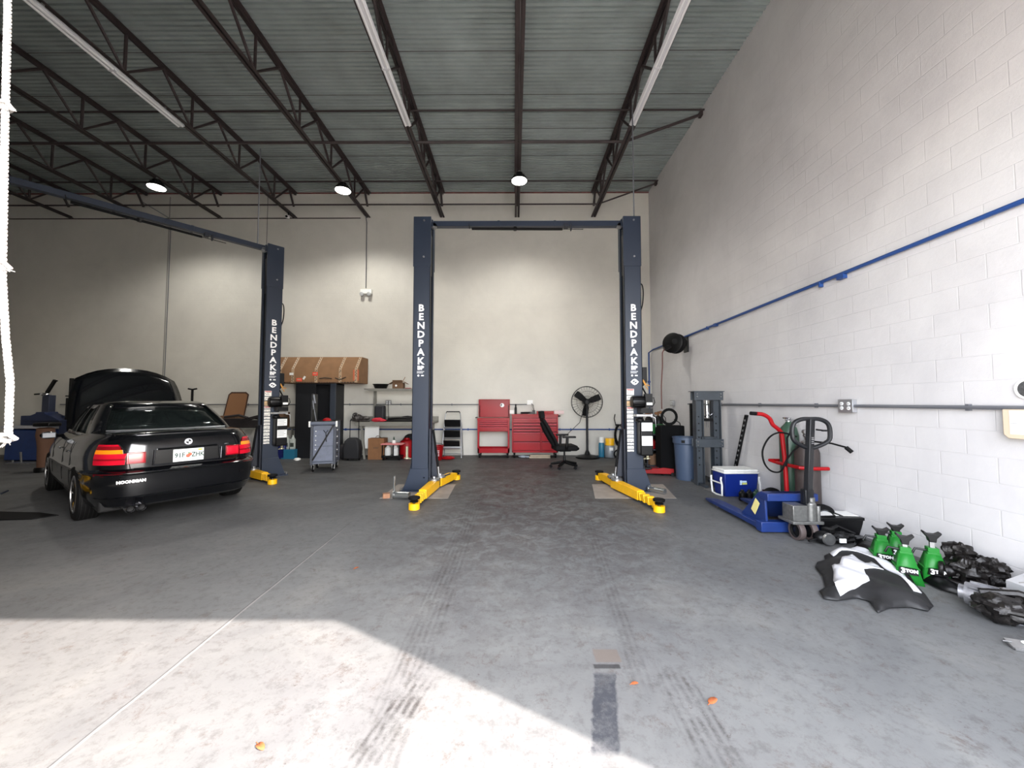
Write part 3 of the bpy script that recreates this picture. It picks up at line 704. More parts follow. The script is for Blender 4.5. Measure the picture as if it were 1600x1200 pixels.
frame, wins = MB(), {}
WIN = {(0,1):'rear_window', (3,4):'side_window', (5,6):'side_window', (8,9):'windscreen', (11,12):'side_window', (13,14):'side_window'}
for i in range(16):
    j = (i+1) % 16; nf = 8 if (i, j) in ((0,1),(8,9)) else 2
    for r in range(len(NR)-1):
        for f in range(nf):
            q = [sub(i,j,NR[r],f/nf), sub(i,j,NR[r],(f+1)/nf), sub(i,j,NR[r+1],(f+1)/nf), sub(i,j,NR[r+1],f/nf)]
            tgt = frame
            if (i,j) in WIN and 1 <= r <= 4: tgt = wins.setdefault((i,j), MB())
            tgt._add(q, [(0,1,2,3)])
# roof skin: rings inward from the top edge
top = []
for i in range(16):
    j = (i+1) % 16; nf = 8 if (i, j) in ((0,1),(8,9)) else 2
    for f in range(nf): top.append(sub(i,j,1.0,f/nf))
cx = Vector((0, 1.98, 0)); rr_ = [top]
for s_, z in ((0.95,1.430),(0.8,1.452),(0.55,1.464),(0.25,1.470),(0.02,1.471)):
    rr_.append([Vector((p.x*s_, cx.y+(p.y-cx.y)*s_, z)) for p in top])
frame.loft(rr_, cap=False); bmesh.ops.remove_doubles(frame.bm, verts=frame.bm.verts, dist=0.0008)
frame.build('roof_and_pillars', M_PAINT, CAR, smooth=40, solid=0.012)
for k, w_ in wins.items():
    bmesh.ops.remove_doubles(w_.bm, verts=w_.bm.verts, dist=0.0008); w_.build(WIN[k], M_GLASS, CAR, smooth=60, solid=0.004)
# bright rear-window lower trim + rubber surround
b = MB(); b.tube([sub(0,1,0.10,f/10)+Vector((0,-0.008,0.004)) for f in range(11)], 0.006, 6); b.build('window_trim', M_ALU, CAR)
# panel gaps: boot lid, bumper line, doors
def rp(x, z, o=0.003): return (x, rear_y(x, z)-o, z)
b = MB()
b.tube([rp(-0.52+0.0*k, 0.655+0.02*k, -0.001) for k in range(1)]+[rp(x/10.0, 0.672, 0.0) for x in range(-5, 6)], 0.004, 6)
for sx in (-1, 1):
    b.tube([rp(sx*0.53, 0.672, 0), rp(sx*0.545, 0.76, 0), rp(sx*0.56, 0.86, 0), rp(sx*0.62,0.95,0), (sx*0.64, 0.30, 1.062), (sx*0.64, 0.84, 1.055)], 0.004, 6)
    for y in (1.42, 2.07, 3.08): b.tube([(sx*(side_x(y,z)+0.001), y+(0.03 if y == 1.42 and z > 0.7 else 0), z) for z in (0.28,0.4,0.55,0.7,0.85,0.93)], 0.004, 6)
    b.tube([(sx*(side_x(y,0.28)+0.001), y, 0.28) for y in (1.42,2.0,2.6,3.08)], 0.004, 6)
b.build('panel_gaps', M_GAP, CAR)
# patches that follow the rear skin
def patch(b, x0, x1, z0, z1, off, mi=0, nx=10, nz=4, slant=0.0, th=0.012):
    """closed slab following the rear skin; slant shifts the top edge in x"""
    g, h = [], []
    for j in range(nz+1):
        z = z0+(z1-z0)*j/nz
        for i in range(nx+1):
            x = x0+(x1-x0)*i/nx + slant*j/nz
            lim = ring_at(z)[1]*0.915; x = max(-lim, min(lim, x)); y = rear_y(x, z)
            nrm = Vector((rear_y(x+0.004*(1 if x < 0 else -1), z)-y, 0, 0)); sgn = 1 if x > 0 else -1
            k = min(abs(nrm.x)/0.004, 3.0); nv = Vector((sgn*k, -1, 0)).normalized()
            g.append(Vector((x, y, z))+nv*off); h.append(Vector((x, y, z))+nv*(off-th))
    W = nx+1; fs = []
    for j in range(nz):
        for i in range(nx): fs.append((j*W+i, j*W+i+1, (j+1)*W+i+1, (j+1)*W+i)); fs.append(tuple(q+len(g) for q in (j*W+i, (j+1)*W+i, (j+1)*W+i+1, j*W+i+1)))
    per = [i for i in range(W)] + [(j+1)*W-1 for j in range(1, nz+1)] + [nz*W+i for i in range(nx-1, -1, -1)] + [j*W for j in range(nz-1, 0, -1)]
    for k in range(len(per)):
        a, c_ = per[k], per[(k+1) % len(per)]; fs.append((a, c_, c_+len(g), a+len(g)))
    b._add(g+h, fs, mi)
M_LRED = mat('red_lens', (196,14,40), 0.12, coat=0.25, emit=0.0); M_LORG = mat('amber_lens', (250,140,20), 0.15, coat=0.25); M_LDK = mat('deep_red_lens', (130,8,22), 0.12, coat=0.25)
for sx in (-1, 1):
    def P_(b, x0, x1, z0, z1, off, mi=0, sl=0.0, nx=10):
        if sx < 0: patch(b, -x1, -x0, z0, z1, off, mi, nx, slant=-sl)
        else: patch(b, x0, x1, z0, z1, off, mi, nx, slant=sl)
    b = MB()
    P_(b, 0.575, 0.868, 0.725, 0.775, 0.012, 0, -0.004); P_(b, 0.573, 0.868, 0.775, 0.795, 0.010, 2, -0.002)
    P_(b, 0.572, 0.866, 0.795, 0.850, 0.012, 0, -0.01)
    P_(b, 0.59, 0.852, 0.850, 0.895, 0.011, 1, 0.004, 8)
    P_(b, 0.60, 0.84, 0.895, 0.935, 0.012, 2, 0.01, 8); P_(b, 0.615, 0.825, 0.935, 0.955, 0.011, 0, 0.01, 8)
    b.build('tail_light', [M_LRED, M_LORG, M_LDK], CAR, smooth=50)
    b = MB(); P_(b, 0.40, 0.563, 0.725, 0.858, 0.010, 2, 0.0); P_(b, 0.415, 0.55, 0.74, 0.845, 0.013, 0, 0.0)
    b.build('reversing_light', [M_LRED, M_LORG, M_LDK], CAR, smooth=50, bevel=0.004)
    b = MB(); P_(b, 0.60, 0.80, 0.605, 0.628, 0.004, 0); b.build('reflector', M_LDK, CAR)
# number plate, recess, handle strip, badges, bumper lettering
b = MB(); patch(b, -0.33, 0.33, 0.70, 0.865, 0.002, 0, 8, 3, th=0.004)
for x in (-0.335, 0.335): b.tube([rp(x, 0.69, 0.004), rp(x*0.98, 0.78, 0.006), rp(x*0.96, 0.87, 0.004)], 0.010, 6, mi=1)
b.tube([rp(x/10, 0.875, 0.008) for x in range(-3, 4)], 0.012, 6, mi=1)
b.build('plate_recess', [M_BLACK, M_PAINT], CAR)
b = MB(); b.tube([rp(0.345, 0.70, 0.004), rp(0.35, 0.85, 0.004)], 0.006, 6); b.build('chrome_strip', M_CHROME, CAR)
pl = MB(); yp = rear_y(0.1, 0.78)
pl.box(-0.155, 0.155, yp-0.016, yp-0.008, 0.703, 0.857); plate = pl.build('number_plate', mat('plate_white', (236,240,236), 0.4), CAR, bevel=0.004)
M_PG = mat('plate_green', (46,70,64), 0.5)
text('plate_characters', '91F', 0.080, (-0.090, yp-0.0165, 0.778), (PI/2,0,0), M_PG, plate, off=0.002, ext=0.0008, sx=0.86)
text('plate_characters', 'ZHK', 0.080, (0.092, yp-0.0165, 0.778), (PI/2,0,0), M_PG, plate, off=0.002, ext=0.0008, sx=0.80)
text('plate_characters', 'MYFLORIDA.COM', 0.022, (-0.02, yp-0.0165, 0.840), (PI/2,0,0), M_PG, plate, ext=0.0008)
text('plate_characters', 'SUNSHINE STATE', 0.024, (0, yp-0.0165, 0.719), (PI/2,0,0), M_PG, plate, ext=0.0008)
b = MB(); b.lathe([(0.022, yp-0.0175),(0.022, yp-0.0155)], (-0.008, 0, 0.768), 'y', 14); b.lathe([(0.02, yp-0.0178),(0.02, yp-0.0155)], (0.012, 0, 0.785), 'y', 14)
b.lathe([(0.010, yp-0.018),(0.010, yp-0.0155)], (0.0, 0, 0.803), 'y', 10, mi=1); b.box(0.095,0.135,yp-0.0172,yp-0.0155,0.828,0.848,2)
b.build('orange_print', [mat('orange_print', (226,96,70), 0.5), mat('leaf_print', (90,140,80), 0.5), mat('sticker_yellow', (240,210,60), 0.5)], plate)
b = MB(); b.lathe([(0.04,-0.006),(0.04,0.002)], (0,0,0), 'y', 24); b.lathe([(0.026,-0.008),(0.026,0)], (0,0,0), 'y', 20, mi=1)
o = b.build('emblem', [M_CHROME, M_BLACK], CAR, loc=(0, rear_y(0,0.945)-0.006, 0.945), rot=(-0.1,0,0))
b = MB(); b.box(-0.023,0,-0.0095,-0.008,0,0.023); b.box(0,0.023,-0.0095,-0.008,-0.023,0); b.build('emblem_quarter', M_ALU, o)
text('bumper_lettering', 'HOONIGAN', 0.044, (-0.53, rear_y(-0.53,0.53)-0.012, 0.535), (PI/2, 0, -0.07), M_WHITE, CAR, off=0.003, ext=0.004)
b = MB(); b.tube([rp(0.40, 0.885, 0.006), rp(0.43, 0.885, 0.006)], 0.006, 6); b.build('badge', M_CHROME, CAR)
b = MB()
for z, r in ((0.615, 0.012), (0.345, 0.010)): b.tube([(x, rear_y(x, z)-0.004, z) for x in [k*0.85/12 for k in range(-12, 13)]], r, 6)
b.build('bumper_rubbing_strip', M_PAINT, CAR)
# exhaust tips
for dx in (0, 0.095):
    b = MB(); b.lathe([(0.042,-0.0),(0.046,0.02),(0.040,0.30),(0.036,0.30),(0.038,0.03),(0.036,0.0)], (-0.53+dx, -0.03, 0.225), 'y', 20, cap=False); b.lathe([(0.035,0.06),(0.001,0.07)], (-0.53+dx,-0.03,0.225), 'y', 16, mi=1, cap=False)
    b.build('exhaust_tip', [M_CHROME, M_GAP], CAR)
b = MB(); b.box(-0.75,-0.3,0.25,0.75,0.18,0.32); b.box(-0.7,0.7,0.6,3.9,0.2,0.26); b.build('underbody', M_GAP, CAR, bevel=0.02)
# wheels
def wheel(x, y):
    sx = 1 if x > 0 else -1
    b = MB(); b.lathe([(0.20,-0.10),(0.24,-0.112),(0.29,-0.112),(0.312,-0.095),(0.318,-0.06),(0.318,0.06),(0.312,0.095),(0.29,0.112),(0.24,0.112),(0.20,0.10)], (0,0,0), 'x', 40)
    for k in range(5):
        xx = -0.07+k*0.035; b.lathe([(0.3185, xx-0.003),(0.3195, xx-0.003),(0.3195, xx+0.003),(0.3185, xx+0.003)], (0,0,0), 'x', 40, mi=1)
    w = b.build('wheel', [M_RUBBER, M_GAP], CAR, loc=(x, y, 0.318))
    b = MB(); b.lathe([(0.222,-0.1),(0.215,0.06),(0.228,0.108),(0.214,0.114),(0.205,0.07),(0.05,0.055),(0.04,0.07),(0.001,0.072)], (0,0,0), 'x', 32, cap=False)
    r = b.build('rim', M_STEEL, w, rot=(0,0,0 if sx > 0 else PI))
    for k in range(10):
        a = 2*PI*k/10; b = MB(); b.tube([(0.075,0.03*math.cos(a),0.03*math.sin(a)),(0.09,0.12*math.cos(a),0.12*math.sin(a)),(0.098,0.215*math.cos(a),0.215*math.sin(a))], [0.018,0.013,0.012], 6); b.build('spoke', M_CHROME, r)
for sx in (-1, 1): wheel(sx*0.755, 0.985); wheel(sx*0.755, 3.71)
# raised bonnet hinged at the scuttle
b = MB(); g = []; n1, n2 = 8, 10; Lh = 1.12; ha = math.radians(68)
for i in range(n1+1):
    s_ = i/n1; wv = 0.735-0.10*s_**3
    for j in range(n2+1):
        q = -1+2*j/n2; x = q*wv; lift = 0.045*(1-q*q)+0.02*math.sin(PI*s_)-0.05*max(0, s_-0.85)*(1)
        edge = (0.20*(abs(q)**2.6))*s_
        d = s_*Lh-edge; g.append((x, 3.13+d*math.cos(ha)-lift*math.sin(ha), 0.99+d*math.sin(ha)+lift*math.cos(ha)))
b._add(g, [(i*(n2+1)+j, i*(n2+1)+j+1, (i+1)*(n2+1)+j+1, (i+1)*(n2+1)+j) for i in range(n1) for j in range(n2)])
bn = b.build('bonnet', M_PAINT, CAR, smooth=50, solid=0.025)
b = MB()
for sx in (-1, 1): b.tube([(sx*0.60,3.25,0.95),(sx*0.63,3.40,1.5)], 0.008, 6)
b.build('gas_strut', M_BLACK, bn)
# engine bay
b = MB(); b.box(-0.22,0.22,3.35,4.0,0.5,0.86); b.box(-0.55,-0.3,3.3,3.6,0.5,0.82); b.tube([(-0.4,4.1,0.8),(-0.45,3.8,0.86),(-0.3,3.5,0.87)], 0.04); b.tube([(0.35,4.1,0.8),(0.42,3.7,0.84),(0.3,3.4,0.9)], 0.035); b.ball((0.45,3.85,0.8),0.1)
b.build('engine', mat('engine_grime', (62,62,64), 0.6, noise=0.4, scale=20), CAR, bevel=0.01)
# head and side lights, grille, mirrors, door handles
for sx in (-1, 1):
    b = MB(); b.rbox((sx*0.60, 4.31, 0.66), (0.30, 0.16, 0.12), (0,0,-sx*0.35)); b.build('headlight', mat('headlamp_glass', (200,205,210), 0.1, coat=1), CAR, bevel=0.03)
    b = MB(); b.ball((sx*0.93, 2.93, 0.95), 0.08, (1.1,0.6,0.7)); b.tube([(sx*0.78,2.98,0.93),(sx*0.88,2.95,0.94)], 0.025); m_ = b.build('door_mirror', M_PAINT, CAR)
    b = MB(); b.rbox((sx*0.93, 2.885, 0.95), (0.14,0.02,0.085)); b.build('mirror_glass', mat('mirror_glass', (90,94,100), 0.35, metal=0.3), m_, bevel=0.01)
    for y in (1.55, 2.25): b = MB(); b.tube([(sx*(side_x(y,0.80)+0.012), y, 0.80), (sx*(side_x(y,0.80)+0.016), y+0.09, 0.805), (sx*(side_x(y,0.80)+0.010), y+0.18, 0.80)], 0.013, 8); b.build('door_handle', M_PAINT, CAR)
# cabin
M_SEAT = mat('grey_car_seat', (70,70,72), 0.8)
for x in (-0.34, 0.34):
    b = MB(); b.rbox((x,2.25,0.72),(0.48,0.5,0.16)); b.rbox((x,1.98,0.98),(0.46,0.14,0.5),(0.2,0,0)); b.rbox((x,1.92,1.24),(0.24,0.09,0.14),(0.2,0,0)); b.build('front_seat', M_SEAT, CAR, bevel=0.05)
b = MB(); b.rbox((0,1.45,0.70),(1.15,0.45,0.16)); b.rbox((0,1.22,0.90),(1.15,0.14,0.40),(0.25,0,0))
for x in (-0.35,0.35): b.rbox((x,1.18,1.12),(0.24,0.08,0.10),(0.2,0,0))
b.build('rear_seat', M_SEAT, CAR, bevel=0.04)
b = MB(); b.rbox((0,0.97,1.03),(1.1,0.3,0.02)); b.rbox((0,2.95,0.93),(1.2,0.3,0.18)); b.build('dashboard_and_shelf', M_BLACK, CAR, bevel=0.02)
b = MB(); b.tube(arc((-0.36,2.72,1.0),0.17,0,2*PI,20,'xz')[:-1], 0.014, 6, close=True); b.build('steering_wheel', M_BLACK, CAR)

# ---------------------------------------------------------------- things along the back wall
M_SLOT = mat('drawer_shadow_gap', (30,8,12), 0.7)
def caster(t, x, y, r=0.05, m=None, z=0.0):
    b = MB(); b.lathe([(0.012,-0.016),(r,-0.016),(r,0.016),(0.012,0.016)], (x, y, r+z), 'x', 18)
    w = b.build('caster', M_RUBBER, t)
    b = MB(); b.box(x-0.026,x-0.02,y-0.02,y+0.03,z+r*0.8,z+r*2+0.02); b.box(x+0.02,x+0.026,y-0.02,y+0.03,z+r*0.8,z+r*2+0.02); b.box(x-0.035,x+0.035,y-0.03,y+0.04,z+r*2+0.015,z+r*2+0.022); b.lathe([(r*0.55,-0.019),(r*0.55,0.019)], (x,y,r+z), 'x', 14)
    b.build('fork', m or M_STEEL, w)
def drawer(t, x0, x1, z0, z1, y, m, strip=True):
    b = MB(); b.box(x0, x1, y-0.014, y+0.01, z0, z1); d = b.build('drawer', m, t, bevel=0.003)
    if strip: b = MB(); b.prism([(y-0.014, z1-0.004), (y-0.03, z1-0.008), (y-0.03, z1-0.016), (y-0.014, z1-0.02)], x0+0.01, x1-0.01, 'yz'); b.build('pull', mat('pull_trim', (150,40,58), 0.3, metal=0.4), d)

# red service cart with its lid up
cy = 10.02; a0, a1 = at(746,700,cy).x, at(796,700,cy).x; W = a1-a0
t = thing('tool_cart', 'red tool cart with open top lid and lower tray beside the step stool', 'tool cart', ((a0+a1)/2, cy, 0)); h = W/2
b = MB()
for x in (-h, h-0.02):
    b.box(x, x+0.02, 0, 0.42, 0.13, 1.02)
b.box(-h,h,0.40,0.42,0.72,1.02); b.box(-h,h,0,0.42,0.13,0.15); b.box(-h,h,-0.01,0.0,0.13,0.25); b.box(-h,h,0.41,0.42,0.13,0.25); b.box(-h,h,0,0.42,0.68,0.70)
b.box(-h-0.01,h+0.01,-0.015,0.0,0.97,1.03); b.box(-h,-h+0.045,-0.01,0.02,0.13,1.0); b.box(h-0.045,h,-0.01,0.02,0.13,1.0)
b.build('body', M_RED, t, bevel=0.004)
b = MB(); b.box(-h+0.04,h-0.04,-0.004,0.01,0.695,0.97); b.build('drawer_gap_shade', M_SLOT, t, smooth=0)  # dark plate added as painted shade in the gaps between drawers
for z0, z1 in ((0.925,0.965),(0.87,0.915),(0.81,0.86),(0.70,0.80)): drawer(t, -h+0.045, h-0.045, z0, z1, 0, M_RED)
b = MB(); b.box(-h-0.005,h+0.005,0.37,0.40,1.04,1.52); b.box(-h,-h+0.02,0.31,0.37,1.04,1.50); b.box(h-0.02,h,0.31,0.37,1.04,1.50); b.box(-h,h,0.31,0.37,1.50,1.52); lid = b.build('lid', M_RED, t, bevel=0.004)
b = MB(); b.lathe([(0.055,0.364),(0.055,0.369)], (h-0.2,0,1.36), 'y', 22); b.prism([(h-0.23,1.32),(h-0.245,1.36),(h-0.225,1.40),(h-0.2,1.39),(h-0.215,1.35)], 0.361, 0.3645, mi=1); b.build('round_sticker', [M_WHITE, M_BLACK], lid, smooth=0)
b = MB()
for x in (-h+0.025, h-0.025): b.tube([(x, 0.33, 1.05), (x, 0.30, 1.36)], 0.010, 6)
b.build('lid_strut', M_BLACK, lid)
b = MB(); b.tube([(-h-0.03,0.02,1.03),(-h-0.05,0.02,1.04),(-h-0.05,0.36,1.04),(-h-0.03,0.36,1.03)], 0.012, 8); b.build('side_handle', M_BLACK, t)
for x in (-h+0.05, h-0.05):
    for y in (0.05, 0.36): caster(t, x, y, 0.05, M_BLACK)
b = MB(); b.rbox((0.02,0.2,0.17),(0.26,0.14,0.03)); b.rbox((0.0,0.2,0.20),(0.08,0.1,0.05)); b.rbox((0.12,0.2,0.18),(0.16,0.05,0.03),(0,0.2,0))
tag(b.build('power_tool', M_BLACK, loc=((a0+a1)/2, cy, 0.0), bevel=0.006), 'black power tool lying in the lower tray of the red cart', 'tool')
# wide red chest
cy = 10.02; a0, a1 = at(800,700,cy).x, at(872,700,cy).x; h = (a1-a0)/2; RC = ((a0+a1)/2, cy)
t = thing('tool_chest', 'wide red rolling tool chest with two banks of drawers behind the office chair', 'tool chest', (RC[0], cy, 0))
b = MB(); b.box(-h,h,0,0.45,0.14,1.09); b.box(-h-0.012,h+0.012,-0.02,0.46,1.09,1.13)
b.box(-h,-h+0.03,-0.016,0,0.14,1.09); b.box(h-0.03,h,-0.016,0,0.14,1.09); b.box(0.14,0.17,-0.016,0,0.14,0.98); b.box(-h,h,-0.016,0,0.14,0.19)
b.build('body', M_RED, t, bevel=0.004)
b = MB(); b.box(-h+0.03,0.14,-0.005,0.005,0.19,1.03); b.box(0.17,h-0.03,-0.005,0.005,0.19,1.03); b.build('drawer_gap_shade', M_SLOT, t, smooth=0)  # two added dark plates, gap shade put into their colour
for z0, z1 in ((0.91,1.02),(0.83,0.89),(0.75,0.81),(0.68,0.73),(0.43,0.66)): drawer(t, -h+0.035, 0.135, z0, z1, 0, M_RED)
drawer(t, -h+0.035, 0.135, 0.20, 0.41, 0, M_RED)
for z0, z1 in ((0.91,1.02),(0.83,0.89),(0.68,0.81),(0.43,0.66),(0.20,0.41)): drawer(t, 0.175, h-0.035, z0, z1, 0, M_RED)
b = MB(); b.tube([(h+0.01,0.03,1.07),(h+0.06,0.03,1.08),(h+0.06,0.42,1.08),(h+0.01,0.42,1.07)], 0.014, 8); b.build('side_handle', M_BLACK, t)
for x in (-h+0.06, h-0.06):
    for y in (0.06, 0.38): caster(t, x, y, 0.055, M_BLACK)
def onchest(name, fn, mats, lab, cat, dx, z=1.131, dy=0.2, **k):
    b = MB(); fn(b); return tag(b.build(name, mats, loc=(RC[0]+dx, cy+dy, z), **k), lab, cat)
onchest('spray_bottle', lambda b: (b.lathe([(0.03,0),(0.032,0.02),(0.032,0.16),(0.02,0.19),(0.018,0.22)], n=14), b.lathe([(0.02,0.22),(0.022,0.25),(0.012,0.265)], n=12)), M_BLACK, 'tall dark bottle with black cap on the wide red chest', 'bottle', -0.50)
onchest('paper_box', lambda b: b.box(-0.08,0.08,-0.06,0.06,0,0.10), M_PAPER, 'white paper box behind the dark bottle on the wide red chest', 'box', -0.58, dy=0.33)
onchest('air_ratchet', lambda b: (b.tube([(-0.15,0,0.03),(0.12,0,0.035)],0.025,10), b.rbox((0.13,0,0.03),(0.06,0.06,0.05)), b.rbox((-0.05,0.05,0.02),(0.2,0.03,0.035))), M_BLACK, 'black hand tools laid flat on the wide red chest', 'tool', -0.22)
onchest('red_tool_case', lambda b: (b.box(-0.22,0.22,-0.1,0.1,0,0.075), b.box(-0.06,0.06,-0.12,-0.1,0.03,0.045)), M_REDP, 'flat red tool case on the right half of the wide chest', 'case', 0.28, bevel=0.006)
onchest('white_carton', lambda b: b.box(-0.13,0.13,-0.1,0.1,0,0.09), mat('pale_pink_card', (214,190,188), 0.7), 'pale carton at the handle end of the wide red chest', 'box', 0.64, dy=0.22, bevel=0.003)
onchest('battery_charger', lambda b: (b.rbox((0,0,0.05),(0.07,0.08,0.1)), b.tube([(0,0.02,0.1),(-0.03,0.12,0.20),(-0.05,0.25,0.27)],0.006,6), b.tube([(0.01,0.02,0.1),(0.0,0.12,0.22),(-0.03,0.26,0.27)],0.006,6)), M_BLACK, 'black charger plugged into the wall outlet above the wide red chest', 'charger', -0.02, dy=0.2)
b = MB(); b.box(-0.27,0.27,-0.04,0.04,0,0.04); b.box(-0.25,0.27,-0.045,0.045,0.045,0.08); tag(b.build('wood_offcuts', mat('pale_timber', (176,160,138), 0.8, noise=0.15), loc=(RC[0]+0.12, cy+0.0, 0), bevel=0.003), 'pale timber boards lying under the wide red chest', 'boards')
b = MB(); b.ball((0,0,0.035), 0.05, (1.8,1,0.6), wob=0.7, n=9, m=6); b.ball((0.12,0,0.03), 0.04, (1.8,1,0.6), wob=0.7, n=9, m=6, seed=3); tag(b.build('crumpled_rag', mat('grey_rag', (140,146,156), 0.9), loc=(RC[0]-0.33, cy+0.02, 0)), 'crumpled grey rag under the wide red chest by the boards', 'rag')

# step stool
q = at(705,712,9.95); t = thing('step_stool', 'folding grey step stool with three black treads against the back wall', 'step stool', (q.x, 9.95, 0))
b = MB()
for sx in (-1,1): b.tube([(sx*0.26,0,0.01),(sx*0.235,0.12,0.55),(sx*0.21,0.22,1.0),(sx*0.19,0.25,1.16)], 0.013, 8)
b.build('frame', M_ALU, t)
b = MB(); b.tube([(-0.19,0.25,1.14),(-0.17,0.255,1.19),(0.17,0.255,1.19),(0.19,0.25,1.14)], 0.014, 8); b.build('hand_rail', M_BLACK, t)
b = MB()
for sx in (-1,1): b.tube([(sx*0.25,0.42,0.01),(sx*0.22,0.28,0.9)], 0.012, 8)
b.tube([(-0.25,0.42,0.06),(0.25,0.42,0.06)], 0.01, 8); b.box(-0.25,0.25,0.02,0.035,0.26,0.30); b.build('rear_frame', M_ALU, t)
for z, y in ((0.36,0.0),(0.62,0.05),(0.89,0.1)):
    b = MB(); b.rbox((0, y+0.06, z), (0.42, 0.03, 0.20), (0.30,0,0)); tr = b.build('tread', M_BLACK, t, bevel=0.02)
    b = MB(); b.rbox((0, y+0.05, z-0.115), (0.44, 0.02, 0.03), (0.3,0,0)); b.build('tread_edge', M_ALU, tr)

# outlets, wall conduit, blue air line on the back wall
zc, zp = at(700,632,10.5).z, at(700,671,10.5).z
b = MB()
b.tube([(-12.5,10.53,zc),(at(829,632,10.53).x,10.53,zc)], 0.014, 8)
for k in range(9): b.rbox((-11.5+1.4*k,10.53,zc), (0.02,0.02,0.06))
tag(b.build('electrical_conduit', M_CONDUIT), 'thin grey conduit running level along the back wall at chest height', 'conduit')
b = MB(); b.tube([(-7.0,10.52,zp),(WALL_X-0.03,10.52,zp)], 0.018, 8)
for x in (-4.6,-2.3,-1.25,1.25,1.55,2.6): b.rbox((x,10.525,zp), (0.03,0.045,0.06))
tag(b.build('air_line', M_PIPE), 'dark blue air line running low along the back wall', 'pipe')
b = MB(); b.tube([(WALL_X-0.08,10.5,zp),(WALL_X-0.08,10.5,2.8),(WALL_X-0.03,10.3,2.86),(WALL_X-0.03,2.7,2.93),(WALL_X-0.03,0.4,2.94)], 0.02, 10)
for yy in (1.2,4.35,7.1,9.2): b.rbox((WALL_X-0.03,yy,2.88), (0.05,0.09,0.055)); b.rbox((WALL_X-0.03,yy+0.3,2.88),(0.05,0.02,0.06))
for zz in (1.2,2.0): b.rbox((WALL_X-0.08,10.52,zz), (0.07,0.05,0.05))
tag(b.build('air_pipe', M_PIPE), 'bright blue air pipe running the length of the block side wall', 'pipe')
def outlet(name, lab, loc, rz, big=False, m=None):
    t = thing(name, lab, 'outlet', loc, rz)
    w, hh = (0.075, 0.06) if not big else (0.09, 0.07)
    b = MB(); b.box(-w,w,-0.05,0,-hh,hh); b.box(-w-0.004,w+0.004,-0.054,-0.05,-hh-0.004,hh+0.004); b.build('box', m or M_STEEL, t, bevel=0.004)
    for x in (-w/2, w/2):
        b = MB()
        for z in (-0.025,0.025): b.lathe([(0.02,-0.058),(0.02,-0.05)], (x,0,z), 'y', 12); b.box(x-0.008,x-0.005,-0.0595,-0.057,z-0.006,z+0.006,1); b.box(x+0.005,x+0.008,-0.0595,-0.057,z-0.006,z+0.006,1)
        b.build('socket', [M_WHITE, M_BLACK], t, smooth=0)
q = at(828,630,10.5); outlet('wall_outlet', 'white wall outlet above the wide red tool chest', (q.x, 10.545, q.z+0.02), 0, m=M_PAPER)
q = at(607,629,10.5); outlet('wall_outlet', 'small metal outlet box on the wall between bench and shelf', (q.x, 10.545, q.z), 0)
b = MB(); b.tube([(q.x,10.48,q.z-0.05),(q.x+0.03,10.4,1.2),(q.x+0.08,10.3,1.0)], 0.007, 6); tag(b.build('power_cable', M_BLACK), 'black cord hanging from the outlet down to the workbench', 'cord')

# pedestal fan
q = at(917,628,10.05); t = thing('pedestal_fan', 'large black pedestal fan with round wire cage near the back wall', 'fan', (q.x, 10.05, 0))
b = MB(); b.lathe([(0.30,0),(0.31,0.03),(0.28,0.05),(0.08,0.09),(0.05,0.16),(0.03,0.2),(0.028,1.40)], n=28); b.build('base_and_pole', M_BLACK, t)
b = MB(); b.lathe([(0.06,0.02),(0.085,0.04),(0.085,0.2),(0.05,0.23)], (0,0,1.45), 'y', 18); b.rbox((0,0.1,1.36),(0.06,0.1,0.08)); b.build('motor', M_BLACK, t)
b = MB()
for r_, y_ in ((0.405,0.0),(0.40,-0.07),(0.15,-0.10),(0.06,-0.105),(0.395,0.07),(0.28,-0.09)): b.tube(arc((0,y_,1.45), r_, 0, 2*PI, 40)[:-1], 0.009 if r_ > 0.402 else 0.0035, 6, close=True)
for k in range(32):
    a = 2*PI*k/32; cu, sn = math.cos(a), math.sin(a)
    b.tube([(0.06*cu,-0.105,1.45+0.06*sn),(0.28*cu,-0.09,1.45+0.28*sn),(0.405*cu,-0.02,1.45+0.405*sn)], 0.0022, 4)
    b.tube([(0.08*cu,0.12,1.45+0.08*sn),(0.30*cu,0.09,1.45+0.30*sn),(0.405*cu,0.0,1.45+0.405*sn)], 0.0022, 4)
b.build('cage', M_BLACK, t)
for k in range(3):
    a = PI/2+0.9+2*PI*k/3; b = MB(); u = Vector((math.cos(a),0,math.sin(a))); v = Vector((-math.sin(a),0,math.cos(a)))
    pts = []
    for s_, w_ in ((0.05,0.05),(0.15,0.075),(0.30,0.085),(0.37,0.075)):
        pts.append([u*s_+v*w_+Vector((0,0.025,1.45)), u*s_-v*w_+Vector((0,-0.025,1.45)), u*s_-v*w_+Vector((0,-0.02,1.45)), u*s_+v*w_+Vector((0,0.03,1.45))])
    b.loft(pts); b.build('fan_blade', M_BLACK, t)
b = MB(); b.tube([(q.x-0.02,10.2,1.35),(q.x-0.15,10.3,0.9),(q.x-0.5,10.4,0.55),(q.x-0.9,10.45,0.45)], 0.007, 6); b.tube([(q.x+0.3,9.95,0.03),(q.x+0.6,9.9,0.015),(q.x+0.7,10.1,0.015)], 0.006, 6)
tag(b.build('fan_cord', M_BLACK), 'thin black cord drooping from the pedestal fan to the wall', 'cord')

